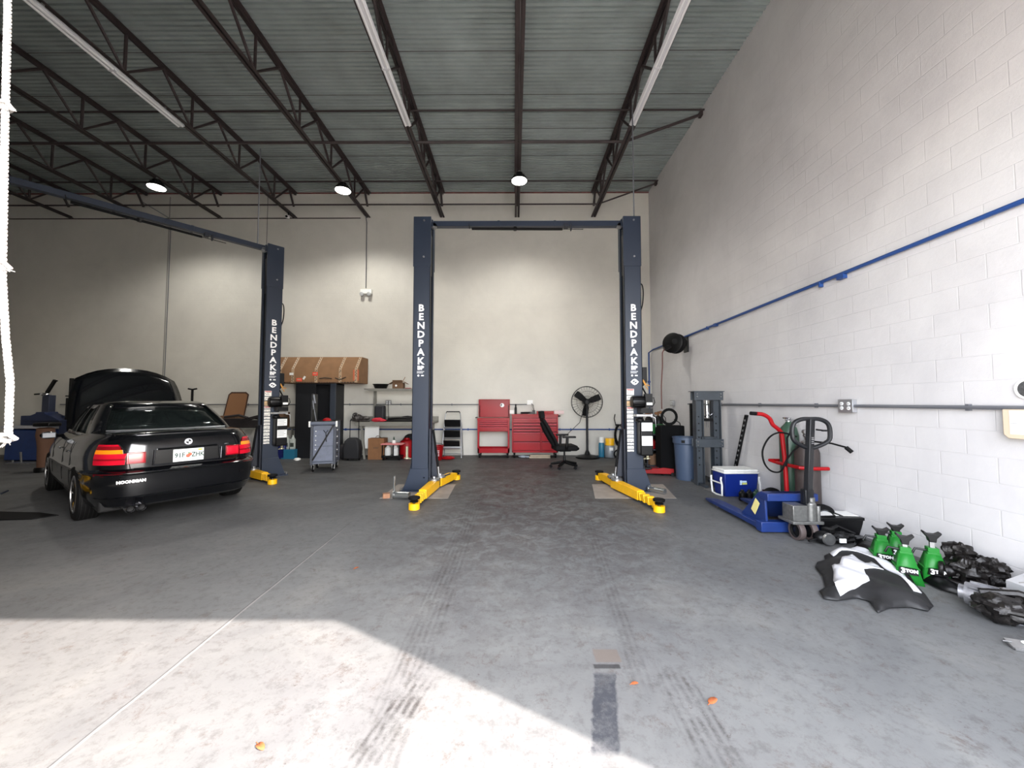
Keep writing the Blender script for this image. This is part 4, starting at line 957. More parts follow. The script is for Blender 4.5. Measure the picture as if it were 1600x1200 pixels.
# office chair seen from the side, back rest tipped away
q = fl(882,731); t = thing('office_chair', 'black office chair with reclined high back in front of the wide red chest', 'chair', (q.x, q.y, 0), 0.12)
b = MB(); b.rbox((0.0,0,0.45),(0.50,0.48,0.12)); b.rbox((0.22,0,0.45),(0.14,0.44,0.07),(0,0.35,0)); b.build('seat', M_RUBBER, t, bevel=0.035)
b = MB(); b.tube([(-0.20,0,0.48),(-0.30,0,0.66),(-0.42,0,0.86),(-0.50,0,1.02)], [0.07,0.085,0.08,0.06], 10)
for s_, w_ in ((0,0.20),): b.loft([[Vector((x_-0.03,-w2,z_)),Vector((x_+0.03,-w2,z_+0.02)),Vector((x_+0.03,w2,z_+0.02)),Vector((x_-0.03,w2,z_))] for x_, z_, w2 in ((-0.18,0.46,0.2),(-0.24,0.60,0.235),(-0.34,0.78,0.24),(-0.45,0.98,0.22),(-0.50,1.07,0.17))])
b.build('backrest', M_RUBBER, t, bevel=0.015)
b = MB(); b.rbox((-0.51,0,1.17),(0.09,0.26,0.16),(0,-0.1,0)); b.tube([(-0.50,0,1.04),(-0.51,0,1.12)],0.02); b.build('headrest', M_RUBBER, t, bevel=0.035)
for sy in (-1,1):
    b = MB(); b.tube([(-0.02,sy*0.25,0.44),(-0.02,sy*0.30,0.5),(-0.01,sy*0.30,0.68)],0.032,8); b.rbox((0.03,sy*0.30,0.70),(0.28,0.09,0.04)); b.build('armrest', M_BLACK, t, bevel=0.008)
b = MB(); b.lathe([(0.03,0.12),(0.03,0.25),(0.02,0.25),(0.02,0.41)], n=14); b.rbox((0,0,0.39),(0.24,0.2,0.05)); b.build('gas_column', M_BLACK, t)
for k in range(5):
    a = 2*PI*k/5+0.3; b = MB(); b.tube([(0.03*math.cos(a),0.03*math.sin(a),0.13),(0.30*math.cos(a),0.30*math.sin(a),0.085)], [0.04,0.026], 8); lg = b.build('leg', M_BLACK, t)
    b = MB(); b.lathe([(0.03,-0.025),(0.03,0.025)], (0.30*math.cos(a),0.30*math.sin(a),0.031), 'y', 14); b.build('caster', M_RUBBER, lg)

# gas bottles by the fan, wall-hung hose coil
def cyl_bottle(name, lab, px, Y, r, hh, m, m2, cat='gas bottle', neck=True):
    q = at(px,712,Y); t = thing(name, lab, cat, (q.x, Y, 0))
    b = MB(); b.lathe([(r*0.9,0),(r,0.02),(r,hh-0.08),(r*0.75,hh-0.02),(r*0.3,hh)], n=22); b.build('body', m, t)
    b = MB()
    if neck: b.lathe([(r*0.85,hh-0.04),(r*0.85,hh+0.10),(r*0.8,hh+0.10),(r*0.8,hh-0.04)], n=22, cap=False)
    b.lathe([(0.02,hh-0.01),(0.02,hh+0.05),(0.03,hh+0.05),(0.03,hh+0.07)], n=10); b.build('collar', m2, t)
    return t
cyl_bottle('propane_bottle', 'blue and white gas cylinder standing beside the pedestal fan', 940, 10.2, 0.075, 0.42, M_TEAL, M_PAPER)
t = cyl_bottle('refrigerant_tank', 'grey gas tank with yellow top near the pedestal fan', 953, 10.1, 0.13, 0.36, mat('tank_grey', (140,144,148), 0.4, metal=0.3), M_YEL)
b = MB(); b.lathe([(0.126,0.34),(0.11,0.37),(0.12,0.48),(0.11,0.5),(0.0,0.5)], n=22); b.build('yellow_top', M_YEL, t)
b = MB(); b.box(-0.04,0.05,-0.135,-0.128,0.2,0.27); b.build('label_patch', M_PAPER, t)
q = at(968,690,10.3); b = MB()
for k in range(4): b.tube(arc((q.x+0.02*k,10.35-0.035*k,0.55+0.01*k), 0.12+0.015*k, 0, 2*PI, 24, 'xz', 0.28)[:-1], 0.012, 6, close=True)
b.tube([(q.x-0.06,10.4,0.8),(q.x-0.10,10.42,1.0),(q.x-0.07,10.45,1.12)], 0.012, 6); b.rbox((q.x,10.48,0.83),(0.06,0.14,0.03))
tag(b.build('hose_coil', M_RUBBER), 'coiled black hose hung on the back wall behind the right lift column', 'hose')
q = at(963,705,10.0); t = thing('spoked_wheel', 'small spoked wheel with pale rim on the floor behind the gas tank', 'spool', (q.x+0.02, 9.9, 0)); b = MB(); b.tube(arc((0,0,0.12),0.10,0,2*PI,20,'xz')[:-1],0.018,8,close=True); b.build('tyre_ring', M_RUBBER, t)  # small spoked wheel, black ring round a pale rim
b = MB(); b.tube(arc((0,0,0.12),0.07,0,2*PI,20,'xz')[:-1],0.006,6,close=True); b.lathe([(0.02,-0.04),(0.02,0.04)],(0,0,0.12),'y',12)
for k in range(6): a=PI*k/3; b.tube([(0,0,0.12),(0.08*math.cos(a),0,0.12+0.08*math.sin(a))],0.006,6)
b.build('rim', M_STEEL, t)

# red bucket and rag next to the left column
q = at(683,714,9.7); t = thing('bucket', 'red plastic bucket with white print right of the left lift column', 'bucket', (q.x, 9.7, 0))
b = MB(); b.lathe([(0.12,0),(0.125,0.01),(0.155,0.33),(0.165,0.34),(0.165,0.36),(0.15,0.36),(0.148,0.33),(0.118,0.02),(0.0,0.02)], n=26); b.build('pail', M_REDP, t)
b = MB()
for k, z in enumerate((0.24,0.20,0.16,0.12)):
    for s_ in range(5): a = -PI/2-0.55+s_*0.25; r_ = 0.127+z*0.085; b.rbox((r_*math.cos(a), r_*math.sin(a), z), (0.028,0.003,0.018), (0,0,a+PI/2))
b.build('white_print', M_WHITE, t, smooth=0)
b = MB(); b.tube([(-0.16,0,0.33),(-0.14,-0.06,0.40),(0,-0.1,0.43),(0.14,-0.06,0.40),(0.16,0,0.33)], 0.006, 6); b.build('bail', M_BLACK, t)
b = MB(); b.ball((0,0,0.04), 0.09, (1.6,1,0.5), wob=0.5, n=11, m=7); tag(b.build('red_rag', M_REDP, loc=(q.x+0.27, 9.75, 0)), 'crumpled red rag on the floor between bucket and step stool', 'rag')

# grey workbench with upper shelf
bx0, bx1 = at(556,660,9.75).x, at(677,660,9.75).x; sx0, sx1 = at(575,610,9.95).x, at(655,610,9.95).x
t = thing('workbench', 'grey steel workbench with a raised upper shelf against the back wall', 'workbench', (0,0,0))
b = MB(); b.box(bx0,bx1,9.72,10.44,0.90,0.94); b.box(bx0,bx1,9.71,9.73,0.84,0.94); b.box(bx0,bx1,10.40,10.44,0.94,1.06); b.build('worktop', M_BENCH, t, bevel=0.004)
for x in (bx0+0.12, bx1-0.12):
    for y in (9.80, 10.36): b = MB(); b.bar((x,y,0.90),(x+(0.10 if x < -3 else -0.1)*(1 if y < 10 else 0.4),y,0.0),0.05,0.05); b.build('leg', M_BENCH, t)
b = MB(); b.box(bx0+0.15,bx0+0.52,9.95,9.97,0.25,0.86); b.build('side_panel', M_PAPER, t)
b = MB(); b.box(sx0-0.12,sx1,10.0,10.42,1.77,1.80); b.prism([(sx0-0.14,1.80),(sx1,1.80),(sx1,1.73),(sx0+0.02,1.73)], 9.98, 10.0, 'xz'); b.build('upper_shelf', M_BENCH, t)
for x in (sx0+0.05, sx1-0.1): b = MB(); b.box(x-0.03,x+0.03,10.30,10.36,0.94,1.77); b.build('shelf_post', M_BENCH, t)
def put(name, fn, mats, lab, cat, loc, rz=0.0, **k):
    b = MB(); fn(b); o = b.build(name, mats, loc=loc, rot=(0,0,rz), **k); return tag(o, lab, cat)
put('basin', lambda b: (b.lathe([(0.15,0),(0.19,0.10),(0.21,0.115),(0.21,0.125),(0.18,0.12),(0.14,0.012),(0,0.012)], n=24), b.rbox((0.0,-0.17,0.06),(0.05,0.02,0.05))), M_BLACK, 'black plastic basin on the upper shelf of the bench', 'basin', (at(595,605,10.2).x,10.2,1.80))
q = at(623,605,10.2); t = thing('carton', 'small open cardboard box on the upper shelf with a stick poking out', 'box', (q.x,10.2,1.80))
b = MB(); b.box(-0.14,0.14,-0.1,0.1,0,0.16); b.build('box', M_CARDD, t)
for sx in (-1,1): b = MB(); b.rbox((sx*0.19,0,0.155),(0.13,0.2,0.004),(0,sx*0.55,0)); b.build('flap', M_CARDD, t)
b = MB(); b.rbox((0,-0.12,0.19),(0.26,0.004,0.07),(0.4,0,0)); b.build('flap', M_CARDD, t)
b = MB(); b.ball((-0.04,0,0.18),0.07,(1.2,1,0.5),wob=0.5,n=9,m=6); b.tube([(0.06,0,0.12),(0.17,0,0.31)],0.008,6); b.lathe([(0.03,-0.102),(0.03,-0.1)],(-0.04,0,0.08),'y',6,mi=1); b.build('contents', [M_CARD, M_WHITE], t)
put('red_wallet', lambda b: b.box(-0.07,0.07,-0.05,0.05,0,0.02), M_REDP, 'small dark red packet on the upper shelf beside the open box', 'packet', (q.x+0.27,10.15,1.80))
put('speaker_box', lambda b: b.box(-0.13,0.13,-0.1,0.1,0,0.42), mat('soft_black', (24,24,30), 0.6), 'upright black rounded case standing on the workbench', 'case', (at(594,650,10.1).x,10.1,0.94), bevel=0.045)
def rag(b):
    b.ball((0,0,0.05), 0.12, (1.3,0.8,0.45), wob=0.35, n=13, m=8); b.ball((0.12,-0.03,0.04), 0.08, (1.3,0.8,0.45), wob=0.4, n=11, m=7, seed=5)
put('red_cloth', rag, mat('red_cloth', (190,44,58), 0.85), 'crumpled red cloth on the workbench before the black case', 'cloth', (at(590,659,9.85).x,9.86,0.94))
def tray(b): b.box(-0.38,0.38,-0.12,0.12,0,0.05); b.tube([(-0.3,0,0.07),(0.0,0.02,0.09),(0.3,0,0.08)],0.03,8); b.tube([(0.05,0.05,0.1),(0.2,0.06,0.12),(0.36,0.04,0.1)],0.035,8)
put('parts_tray', tray, M_BLACK, 'long black car part lying along the workbench', 'car part', (at(624,655,10.0).x,10.0,0.94), bevel=0.01)
M_GRIME = mat('greasy_casting', (70,66,64), 0.45, metal=0.4, noise=0.5, scale=22)
def eng(b):
    b.ball((0,0,0.1),0.12,(1,0.8,0.8),wob=0.4,n=12,m=8); b.ball((0.17,0,0.07),0.1,(1.4,0.7,0.7),wob=0.5,n=11,m=7,seed=2); b.tube(arc((-0.02,-0.08,0.16),0.06,0,2*PI,14)[:-1],0.02,8,close=True)
    b.tube([(-0.1,-0.05,0.03),(0.1,-0.1,0.03),(0.34,-0.05,0.02)],0.02,8); b.lathe([(0.03,-0.12),(0.03,-0.05)],(0.16,0,0.1),'y',10); b.tube([(-0.14,0,0.08),(-0.17,0,0.02)],0.02,6)
put('engine_casting', eng, M_GRIME, 'greasy metal engine part at the open end of the workbench', 'car part', (at(557,655,9.95).x+0.02,9.95,0.94))
# under the bench
q = at(587,715,9.7); t = thing('tall_carton', 'tall plain cardboard box on the floor under the workbench', 'box', (q.x,9.85,0))
b = MB(); b.box(-0.2,0.2,-0.15,0.15,0,0.53); b.build('box', mat('kraft_card', (132,92,60), 0.85, noise=0.08), t, bevel=0.003)
b = MB(); b.box(-0.07,0.06,-0.1525,-0.151,0.28,0.31); b.box(0.07,0.073,-0.1525,-0.151,0.0,0.5); b.build('print', M_CARDD, t, smooth=0)
b = MB(); b.tube(arc((0,0,0.53),0.06,0,PI,8),0.006,6); b.build('string', M_CARDD, t)
q = at(611,715,9.6); t = thing('oil_cart', 'low black trolley with white bottles and pale red rim under the bench', 'trolley', (q.x,9.75,0))
b = MB(); b.box(-0.24,0.24,-0.16,0.16,0.06,0.11); b.tube([(-0.22,-0.15,0.1),(-0.22,-0.15,0.38)],0.014,6); b.tube([(0.2,-0.15,0.1),(0.2,-0.15,0.38)],0.014,6); b.tube([(0.05,-0.15,0.1),(0.05,-0.15,0.38)],0.014,6)
for x in (-0.2,0.2): b.lathe([(0.03,-0.02),(0.03,0.02)],(x,-0.12,0.03),'x',12); b.lathe([(0.03,-0.02),(0.03,0.02)],(x,0.12,0.03),'x',12)
b.build('frame', M_BLACK, t)
b = MB(); b.box(-0.26,0.28,-0.18,0.18,0.38,0.41); b.build('top_tray', mat('pink_plastic', (214,130,130), 0.5), t, bevel=0.01)
for k, (x, y, lab, m_) in enumerate(((-0.12,-0.03,'white jug in the lower tray of the trolley, at its open end', M_PAPER),(0.07,-0.03,'white jug in the trolley, next to the red tank', M_PAPER))):
    put('oil_jug', lambda b: (b.lathe([(0.07,0),(0.075,0.02),(0.075,0.18),(0.03,0.22),(0.03,0.24)],n=14),), m_, lab, 'jug', (q.x+x,9.75+y,0.11))
put('bottle', lambda b: (b.lathe([(0.05,0),(0.05,0.05),(0.02,0.08)],n=12), b.lathe([(0.03,0.08),(0.02,0.12),(0.01,0.16)],n=8,mi=1)), [M_PAPER, mat('dark_green_cap',(30,60,44),0.5)], 'white bottle with dark green cap on top of the trolley', 'bottle', (q.x+0.02,9.75,0.41))
q = at(631,712,9.9); t = thing('waste_tank', 'big red round tank under the workbench beside the lift column', 'tank', (q.x+0.03,10.05,0))
b = MB(); b.lathe([(0.19,0),(0.2,0.03),(0.2,0.35),(0.16,0.44),(0.07,0.48),(0.06,0.52)], n=24); b.build('drum', M_REDP, t)
b = MB(); b.lathe([(0.06,0.5),(0.062,0.54),(0.03,0.55)], n=16); b.build('cap', M_BLACK, t)
put('black_tote_bag', lambda b: b.ball((0,0,0.3),0.3,(0.9,0.5,1.0),wob=0.12,n=16,m=10), mat('black_bag', (20,16,20), 0.8), 'bulky black bag behind the red tank under the bench', 'bag', (q.x+0.06,10.38-0.02,0.0))
# rolling bag and black backpack left of the bench
q = at(551,713,9.6); t = thing('rolling_bag', 'black rolling bag with pull handle at the end of the workbench', 'bag', (q.x,9.6,0))
b = MB(); b.loft([[(x,y,z) for x,y in ((-w,-d),(w,-d),(w,d),(-w,d))] for z,w,d in ((0.04,0.19,0.12),(0.3,0.2,0.14),(0.48,0.17,0.12),(0.56,0.1,0.07))]); b.build('bag', mat('nylon_black',(18,18,22),0.7), t, bevel=0.03)
b = MB(); b.tube([(-0.12,0.1,0.5),(-0.12,0.1,0.98),(0.10,0.1,1.0),(0.10,0.1,0.5)],0.010,6); b.build('pull_handle', M_BLACK, t)
for x in (-0.14,0.14): b = MB(); b.lathe([(0.035,-0.015),(0.035,0.015)],(x,0.05,0.036),'x',12); b.build('wheel', M_RUBBER, t)
put('backpack', lambda b: b.ball((0,0,0.2),0.2,(0.75,0.7,1.0),wob=0.15,n=14,m=9), mat('dark_nylon',(24,22,26),0.75), 'black bag slumped between the tool trolley and the rolling bag', 'bag', (at(536,712,9.7).x,9.75,0))

# dark open locker with long carton on top
x0, x1 = at(462,700,10.0).x, at(524,700,10.0).x
t = thing('locker', 'tall black open-fronted locker under the long cardboard box', 'locker', (0,0,0))
b = MB(); b.box(x0,x0+0.03,9.95,10.45,0,1.93); b.box(x1-0.03,x1,9.95,10.45,0,1.93); b.box(x0,x1,10.42,10.45,0,1.93); b.box(x0,x1,9.95,10.45,0,0.06); b.box(x0,x1,9.95,10.45,1.90,1.93); b.box(x0,x0+0.52,9.93,9.95,0,1.93)
b.build('carcass', mat('locker_black', (16,17,22), 0.55), t, bevel=0.004)
b = MB(); b.box(x1-0.12,x1+0.02,9.90,9.95,0.02,1.93); b.build('door', mat('locker_slate', (44,50,60), 0.5), t, bevel=0.004)
x0, x1 = at(430,598,9.85).x, at(560,598,9.85).x
t = thing('long_carton', 'long taped cardboard box lying on top of the black locker', 'box', (0,0,0))
b = MB(); b.prism([(9.85,1.94),(9.85,2.30),(10.05,2.63),(10.48,2.63),(10.48,1.94)], x0, x1, 'yz'); b.build('box', M_CARD, t)
b = MB(); b.box(x1-0.14,x1+0.004,9.845,9.855,2.0,2.28); b.build('orange_end_print', mat('faded_orange', (190,98,66), 0.8), t)
ink = mat('tape_ink', (34,30,28), 0.7); M_TAPE = mat('tape_tan', (176,150,122), 0.5)
rg = random.Random(4)
for f in (0.06,0.21,0.49,0.78,0.97):
    xc = x0+(x1-x0)*f; b = MB()
    b.box(xc-0.035,xc+0.035,9.842,9.849,1.95,2.30)
    b._add([(xc-0.035,9.843,2.30),(xc+0.035,9.843,2.30),(xc+0.075,10.043,2.633),(xc+0.005,10.043,2.633)],[(0,1,2,3)])
    for k in range(9):
        z = 1.97+k*0.036; s_ = 0.022*(-1 if k % 2 else 1)
        if rg.random() < 0.8: b.rbox((xc+s_*0.5,9.8405,z),(0.045,0.002,0.012),(0,s_*40,0),mi=1)
    for k in range(6):
        fz = (k+0.5)/6; b.rbox((xc+0.04*fz,9.841+0.2*fz,2.30+0.333*fz),(0.04,0.004,0.016),(-0.54,(-1)**k*0.7,0),mi=1)
    b.build('parcel_tape', [M_TAPE, ink], t, smooth=0)
b = MB(); xx = x0+0.02
while xx < x1-0.05: w_ = rg.uniform(0.02,0.06); b.box(xx,xx+w_,9.843,9.848,1.945,1.965); xx += w_+0.02
b.tube([(x0+(x1-x0)*f,9.845,z) for f,z in ((0.53,2.05),(0.60,2.07),(0.68,2.05))],0.012,4,flat=1); b.tube([(x0+(x1-x0)*f,9.845,z) for f,z in ((0.72,2.07),(0.76,2.03),(0.79,2.03),(0.85,2.09))],0.012,4)
b.build('print_line', ink, t, smooth=0)
M_RS = mat('red_orange_sticker', (238,70,50), 0.6)
for f, z, w_, h_ in ((0.48,2.17,0.13,0.085),(0.29,2.02,0.14,0.08)):
    b = MB(); xc = x0+(x1-x0)*f; b.box(xc-w_/2,xc+w_/2,9.838,9.8415,z-h_/2,z+h_/2); b.box(xc-w_/3,xc+w_/3,9.8365,9.8385,z-0.01,z+0.02,1); b.build('red_label', [M_RS, M_TAPE], t, smooth=0)
b = MB(); b.box(x0+0.37,x0+0.47,9.838,9.8415,2.14,2.20); b.rbox((x0+0.75,9.84,2.07),(0.09,0.003,0.05),(0,-1.0,0)); b.build('white_label', M_PAPER, t, smooth=0)

# grey plastic tool cart
q = fl(504,737); t = thing('service_cart', 'grey plastic tool trolley with raised lid in front of the black locker', 'tool trolley', (q.x, q.y, 0), 0.30)
w = 0.245
b = MB(); b.box(-w,w,-0.0,0.62,0.16,0.20); b.box(-w,w,0,0.62,0.98,1.03); b.box(-w+0.02,w-0.02,0.02,0.60,0.20,0.98)
b.build('cabinet', mat('slate_plastic', (92,98,112), 0.5, noise=0.1), t, bevel=0.008)
for x in (-w, w-0.05):
    for y in (-0.01, 0.58): b = MB(); b.box(x,x+0.05,y,y+0.05,0.14,1.0); b.build('corner_post', mat('dark_slate', (58,62,72), 0.5), t, bevel=0.008)
b = MB(); b.box(-w+0.06,w-0.06,0.005,0.018,0.22,0.52); b.box(-w+0.06,w-0.06,0.005,0.018,0.53,0.86); b.build('side_panel', mat('mottled_panel', (104,110,126), 0.55, noise=0.15, scale=9), t, bevel=0.004)
b = MB(); b.tube([(-w-0.02,-0.03,1.0),(w+0.02,-0.03,1.0)],0.04,12); h_ = b.build('push_handle', mat('slate_handle', (88,94,108), 0.45), t)
for x in (-w-0.01, w+0.01): b = MB(); b.rbox((x,-0.03,0.99),(0.035,0.09,0.12)); b.build('handle_end', M_PAPER, h_, bevel=0.008)
b = MB(); b.bar((-w+0.05,-0.012,0.24),(w-0.06,-0.012,0.95),0.02,0.03); b.tube([(0.0,-0.015,0.86),(0.05,-0.015,0.80),(0.09,-0.015,0.86)],0.008,6); b.tube([(0.05,-0.02,0.8),(0.06,-0.02,0.62)],0.008,6); b.build('strap', M_BLACK, t)
b = MB()
for k in range(5): b.ball((-w+0.10,0.0,0.84-k*0.095),0.014)
b.build('stud', M_WHITE, t)
b = MB()
for k in range(10): b.rbox((w+0.012,0.12,0.86-k*0.07),(0.014,0.1,0.022),mi=k % 2)
b.build('drawer_fronts', [M_STEEL, M_BLACK], t, smooth=0)
b = MB(); b.box(-w,w,0.02,0.62,1.03,1.05); b.box(-w-0.01,-w+0.02,0.05,0.60,1.04,1.62); b.build('raised_lid', M_BLACK, t, bevel=0.004)
b = MB(); b.tube([(-w+0.03,0.02,1.44),(-w+0.10,0.02,1.05)],0.008,6); b.tube([(-w+0.04,0.01,1.6),(-w+0.07,0.01,1.42)],0.022,8); b.tube([(-w+0.03,0.0,1.48),(-w+0.05,0.0,1.30)],0.014,8); b.build('lid_strut', M_CONDUIT, t)
for x in (-w+0.05, w-0.05):
    for y in (0.06, 0.55): caster(t, x, y, 0.062, M_STEEL)
put('red_funnel', lambda b: b.lathe([(0.09,0),(0.07,0.04),(0.02,0.06),(0.0,0.06)],n=18), M_REDP, 'small red dome lying on top of the grey tool trolley', 'lid', (q.x-0.03,q.y+0.2,1.051))
b = MB(); b.tube([(0,0,0),(0.2,0.02,0.0)],0.008,6); tag(b.build('wrench', M_CHROME, loc=(q.x+0.07,q.y+0.2,1.06)), 'thin chrome wrench on top of the grey tool trolley', 'tool')

# bench with cartons behind the second lift
x0, x1 = at(345,668,10.0).x, at(446,668,10.0).x
t = thing('side_bench', 'low grey bench heaped with cartons behind the second lift', 'bench', (0,0,0))
b = MB(); b.box(x0,x1,9.85,10.45,0.74,0.78); b.build('bench_top', M_BENCH, t, bevel=0.004)
for x in (x0+0.05,x1-0.05):
    for y in (9.9,10.4): b = MB(); b.box(x-0.02,x+0.02,y-0.02,y+0.02,0,0.74); b.build('leg', M_BENCH, t)
q = at(357,632,10.1); t = thing('open_carton', 'open cardboard box with tall raised flap behind the black car', 'box', (q.x-0.05,10.26,0.78))
b = MB(); b.box(-0.30,0.25,-0.18,0.18,0,0.30); b.build('box', M_CARDD, t)
b = MB(); b.prism([(-0.25,0.30),(0.27,0.30),(0.36,0.86),(0.30,0.90),(-0.06,0.90),(-0.12,0.86)], 0.10, 0.106, 'xz'); b.prism([(-0.29,0.28),(0.29,0.28),(0.40,0.87),(0.32,0.94),(-0.08,0.94),(-0.16,0.87)], 0.108, 0.112, 'xz', mi=1); b.build('flap', [mat('light_kraft', (140,100,68), 0.85), mat('carton_edge', (70,46,36), 0.85)], t, smooth=0)
def jumble(b):
    b.rbox((-0.35,0,0.12),(0.5,0.18,0.24)); b.rbox((0.2,0,0.1),(0.6,0.18,0.2)); b.rbox((0.1,0,0.24),(0.7,0.16,0.06),(0,-0.25,0)); b.ball((0.35,0,0.26),0.09,(1.9,1,0.6)); b.tube([(-0.5,-0.1,0.28),(-0.1,-0.15,0.33),(0.1,-0.1,0.26)],0.03,8)
put('packaging_heap', jumble, mat('dark_pack', (40,34,34), 0.7, noise=0.3), 'dark heap of torn packaging on the bench behind the second lift', 'packaging', (at(385,668,9.96).x,9.96,0.78))
q = at(434,656,10.1); t = thing('amazon_carton', 'small brown box with curved smile print right of the second lift column', 'box', (q.x,10.15,0.78))
t.name = 'smile_carton'
b = MB(); b.box(-0.18,0.2,-0.15,0.15,0,0.40); b.build('box', M_CARDD, t, bevel=0.003)
b = MB(); b.tube([(-0.06,-0.152,0.18),(0.02,-0.152,0.14),(0.10,-0.152,0.17)],0.012,4); b.build('smile_print', ink, t)
# jugs on the floor there
t = thing('jug', 'dark blue plastic jug on the floor right of the second lift column', 'jug', (at(441,712,9.9).x,9.9,0))
b = MB(); b.box(-0.12,0.12,-0.1,0.1,0,0.48); b.build('body', mat('deep_blue', (26,34,96), 0.4), t, bevel=0.03)
b = MB(); b.tube([(-0.06,0,0.48),(-0.05,0,0.53),(0.05,0,0.53),(0.06,0,0.48)],0.012,6); b.build('handle', mat('deep_blue', (26,34,96), 0.4), t)
for k, dx in enumerate((-0.09,0.06)):
    t = thing('fluid_bottle', ('pale fluid bottle on the teal box, next to the dark blue jug','pale fluid bottle on the teal box, next to the black locker')[k], 'bottle', (at(453,712,9.9).x+dx,9.92,0.24))
    b = MB(); b.box(-0.06,0.06,-0.05,0.05,0,0.26); b.lathe([(0.05,0.26),(0.02,0.32),(0.02,0.35)],n=10); b.build('body', mat('pale_bottle', (190,196,190), 0.5), t, bevel=0.012)
    b = MB(); b.box(-0.045,0.045,-0.052,-0.0505,0.06,0.16); b.build('label_patch', mat('dark_label',(60,66,60),0.6), t)
put('teal_box', lambda b: b.box(-0.17,0.17,-0.12,0.12,0,0.24), M_TEAL, 'teal carton on the floor under the pale bottles', 'box', (at(453,712,9.9).x,9.92,0), bevel=0.004)
put('shop_towel', lambda b: b.ball((0,0,0.03),0.06,(1.3,1,0.6),wob=0.5,n=9,m=6), M_PAPER, 'scrap of white towel on the floor at the foot of the black locker', 'rag', (at(466,714,9.6).x,9.55,0))

# conduits and emergency light high on the back wall
b = MB(); q = at(571,340,10.4); z2 = at(571,449,10.45).z; b.tube([(q.x,10.42,ZB),(q.x,10.50,ZB-0.15),(q.x,10.52,z2)],0.012,6); tag(b.build('light_conduit', M_CONDUIT), 'thin grey conduit dropping from the roof to the emergency light', 'conduit')
q = at(571,455,10.45); t = thing('emergency_light', 'white twin-head emergency light on the back wall', 'emergency light', (q.x,10.545,q.z))
b = MB(); b.box(-0.16,0.16,-0.07,0,-0.06,0.07); b.build('housing', M_PAPER, t, bevel=0.012)
for sx in (-1,1): b = MB(); b.lathe([(0.03,-0.13),(0.055,-0.12),(0.05,-0.06),(0.02,-0.05)],(sx*0.10,0,-0.08),'y',16); b.build('lamp_head', mat('lamp_grey',(170,172,172),0.4), t)
for k, (px, lab, z2) in enumerate(((405,'pale cable hanging from the roof down to the second lift column, its longer drop', 4.6),(990,'pale cable dropping from the roof to the right column of the empty lift', 4.6))):
    Yc = 7.58 if k == 0 else 6.5; q = at(px,300,Yc); b = MB(); b.tube([(q.x,Yc,ZB),(q.x,Yc,z2)],0.012,6); tag(b.build('power_drop', M_CONDUIT), lab, 'cable')
b = MB(); q = at(266,350,10.5); b.tube([(q.x-0.5,10.2,6.9),(q.x-0.03,10.5,6.6),(q.x,10.52,6.4),(q.x,10.52,zc)],0.011,6); tag(b.build('wall_conduit', M_CONDUIT), 'thin upright conduit on the back wall above the raised bonnet', 'conduit')
q = at(448,343,10.3); t = thing('security_camera', 'small black and white camera under the joist end above the second lift', 'camera', (-6.14,10.2,ZB))
b = MB(); b.tube([(0,0,0),(0,0,-0.10)],0.015,8); b.build('bracket', M_BLACK, t)
b = MB(); b.rbox((0.0,-0.04,-0.14),(0.08,0.16,0.08),(0.3,0,0.3)); b.build('camera_body', M_PAPER, t, bevel=0.015)
b = MB(); b.lathe([(0.03,-0.13),(0.03,-0.11)],(0.02,0,-0.17),'y',12); b.build('lens', M_BLACK, t)

# far left: blue tyre machines behind the car
def tyre_machine(lab, px0, px1, ptop, ppost, Y):
    x0, x1 = at(px0,700,Y).x, at(px1,700,Y).x; xm = at(ppost,650,Y).x
    t = thing('tyre_changer', lab, 'tyre machine', (xm,Y,0))
    b = MB(); b.prism([(x0-xm,0.02),(x1-xm,0.02),(x1-xm-0.05,0.75),(x0-xm+0.03,0.78)], 0, 0.6, 'xz'); b.build('base', mat('machine_blue', (34,62,120), 0.45, noise=0.15), t, bevel=0.02)
    b = MB(); b.box(x0-xm,x1-xm,-0.08,0.55,0.80,0.86); b.build('shelf', mat('machine_plate',(176,176,182),0.4), t, bevel=0.006)
    b = MB(); b.box(x0-xm-0.02,x1-xm+0.1,0.3,0.62,0.86,1.10); b.loft([[(x,y,z) for x,y in ((-w_,0.1),(w_,0.1),(w_,0.4),(-w_,0.4))] for z,w_ in ((0.98,0.5),(1.08,0.32),(1.16,0.12),(1.2,0.1))]); b.build('turntable_box', mat('machine_dark_blue',(28,42,78),0.45), t, bevel=0.01)
    b = MB(); b.box(-0.09,0.09,0.2,0.35,1.15,1.62); b.build('post', mat('machine_post',(44,50,70),0.4), t, bevel=0.01)
    b = MB(); b.ball((0,0.2,1.64),0.09,(1.2,1,0.6)); b.lathe([(0.03,-0.05),(0.03,0.2)],(-0.3,0.1,0.2),'z',12); b.build('swivel', M_CHROME, t)
    return t, xm
Y = 9.4
t, xm = tyre_machine('blue tyre machine with tilted black arm at the far dim end of the shop', 6, 68, 0, 54, Y)
b = MB(); b.bar((0.02,0.2,1.66),(0.22,0.2,2.0),0.05,0.06); b.tube([(0.19,0.2,1.98),(0.27,0.2,1.98)],0.02,6); b.tube([(-0.28,0.2,1.64),(0,0.2,1.66)],0.02,6); b.build('tilt_arm', M_BLACK, t)
put('foot_pedal', lambda b: (b.box(-0.25,0.25,-0.1,0.1,0,0.04), b.tube([(0,0,0.04),(0,-0.02,0.28)],0.02,8), b.tube([(-0.2,0,0.04),(-0.2,0,0.09)],0.02,8)), M_STEEL, 'steel pedal block on the floor before the blue tyre machine', 'pedal', (at(42,712,9.1).x,9.0,0))
x9 = at(90,650,Y).x; t = thing('wheel_balancer', 'dark post of a second tyre machine between the first and the raised bonnet', 'tyre machine', (x9,Y+0.1,0))
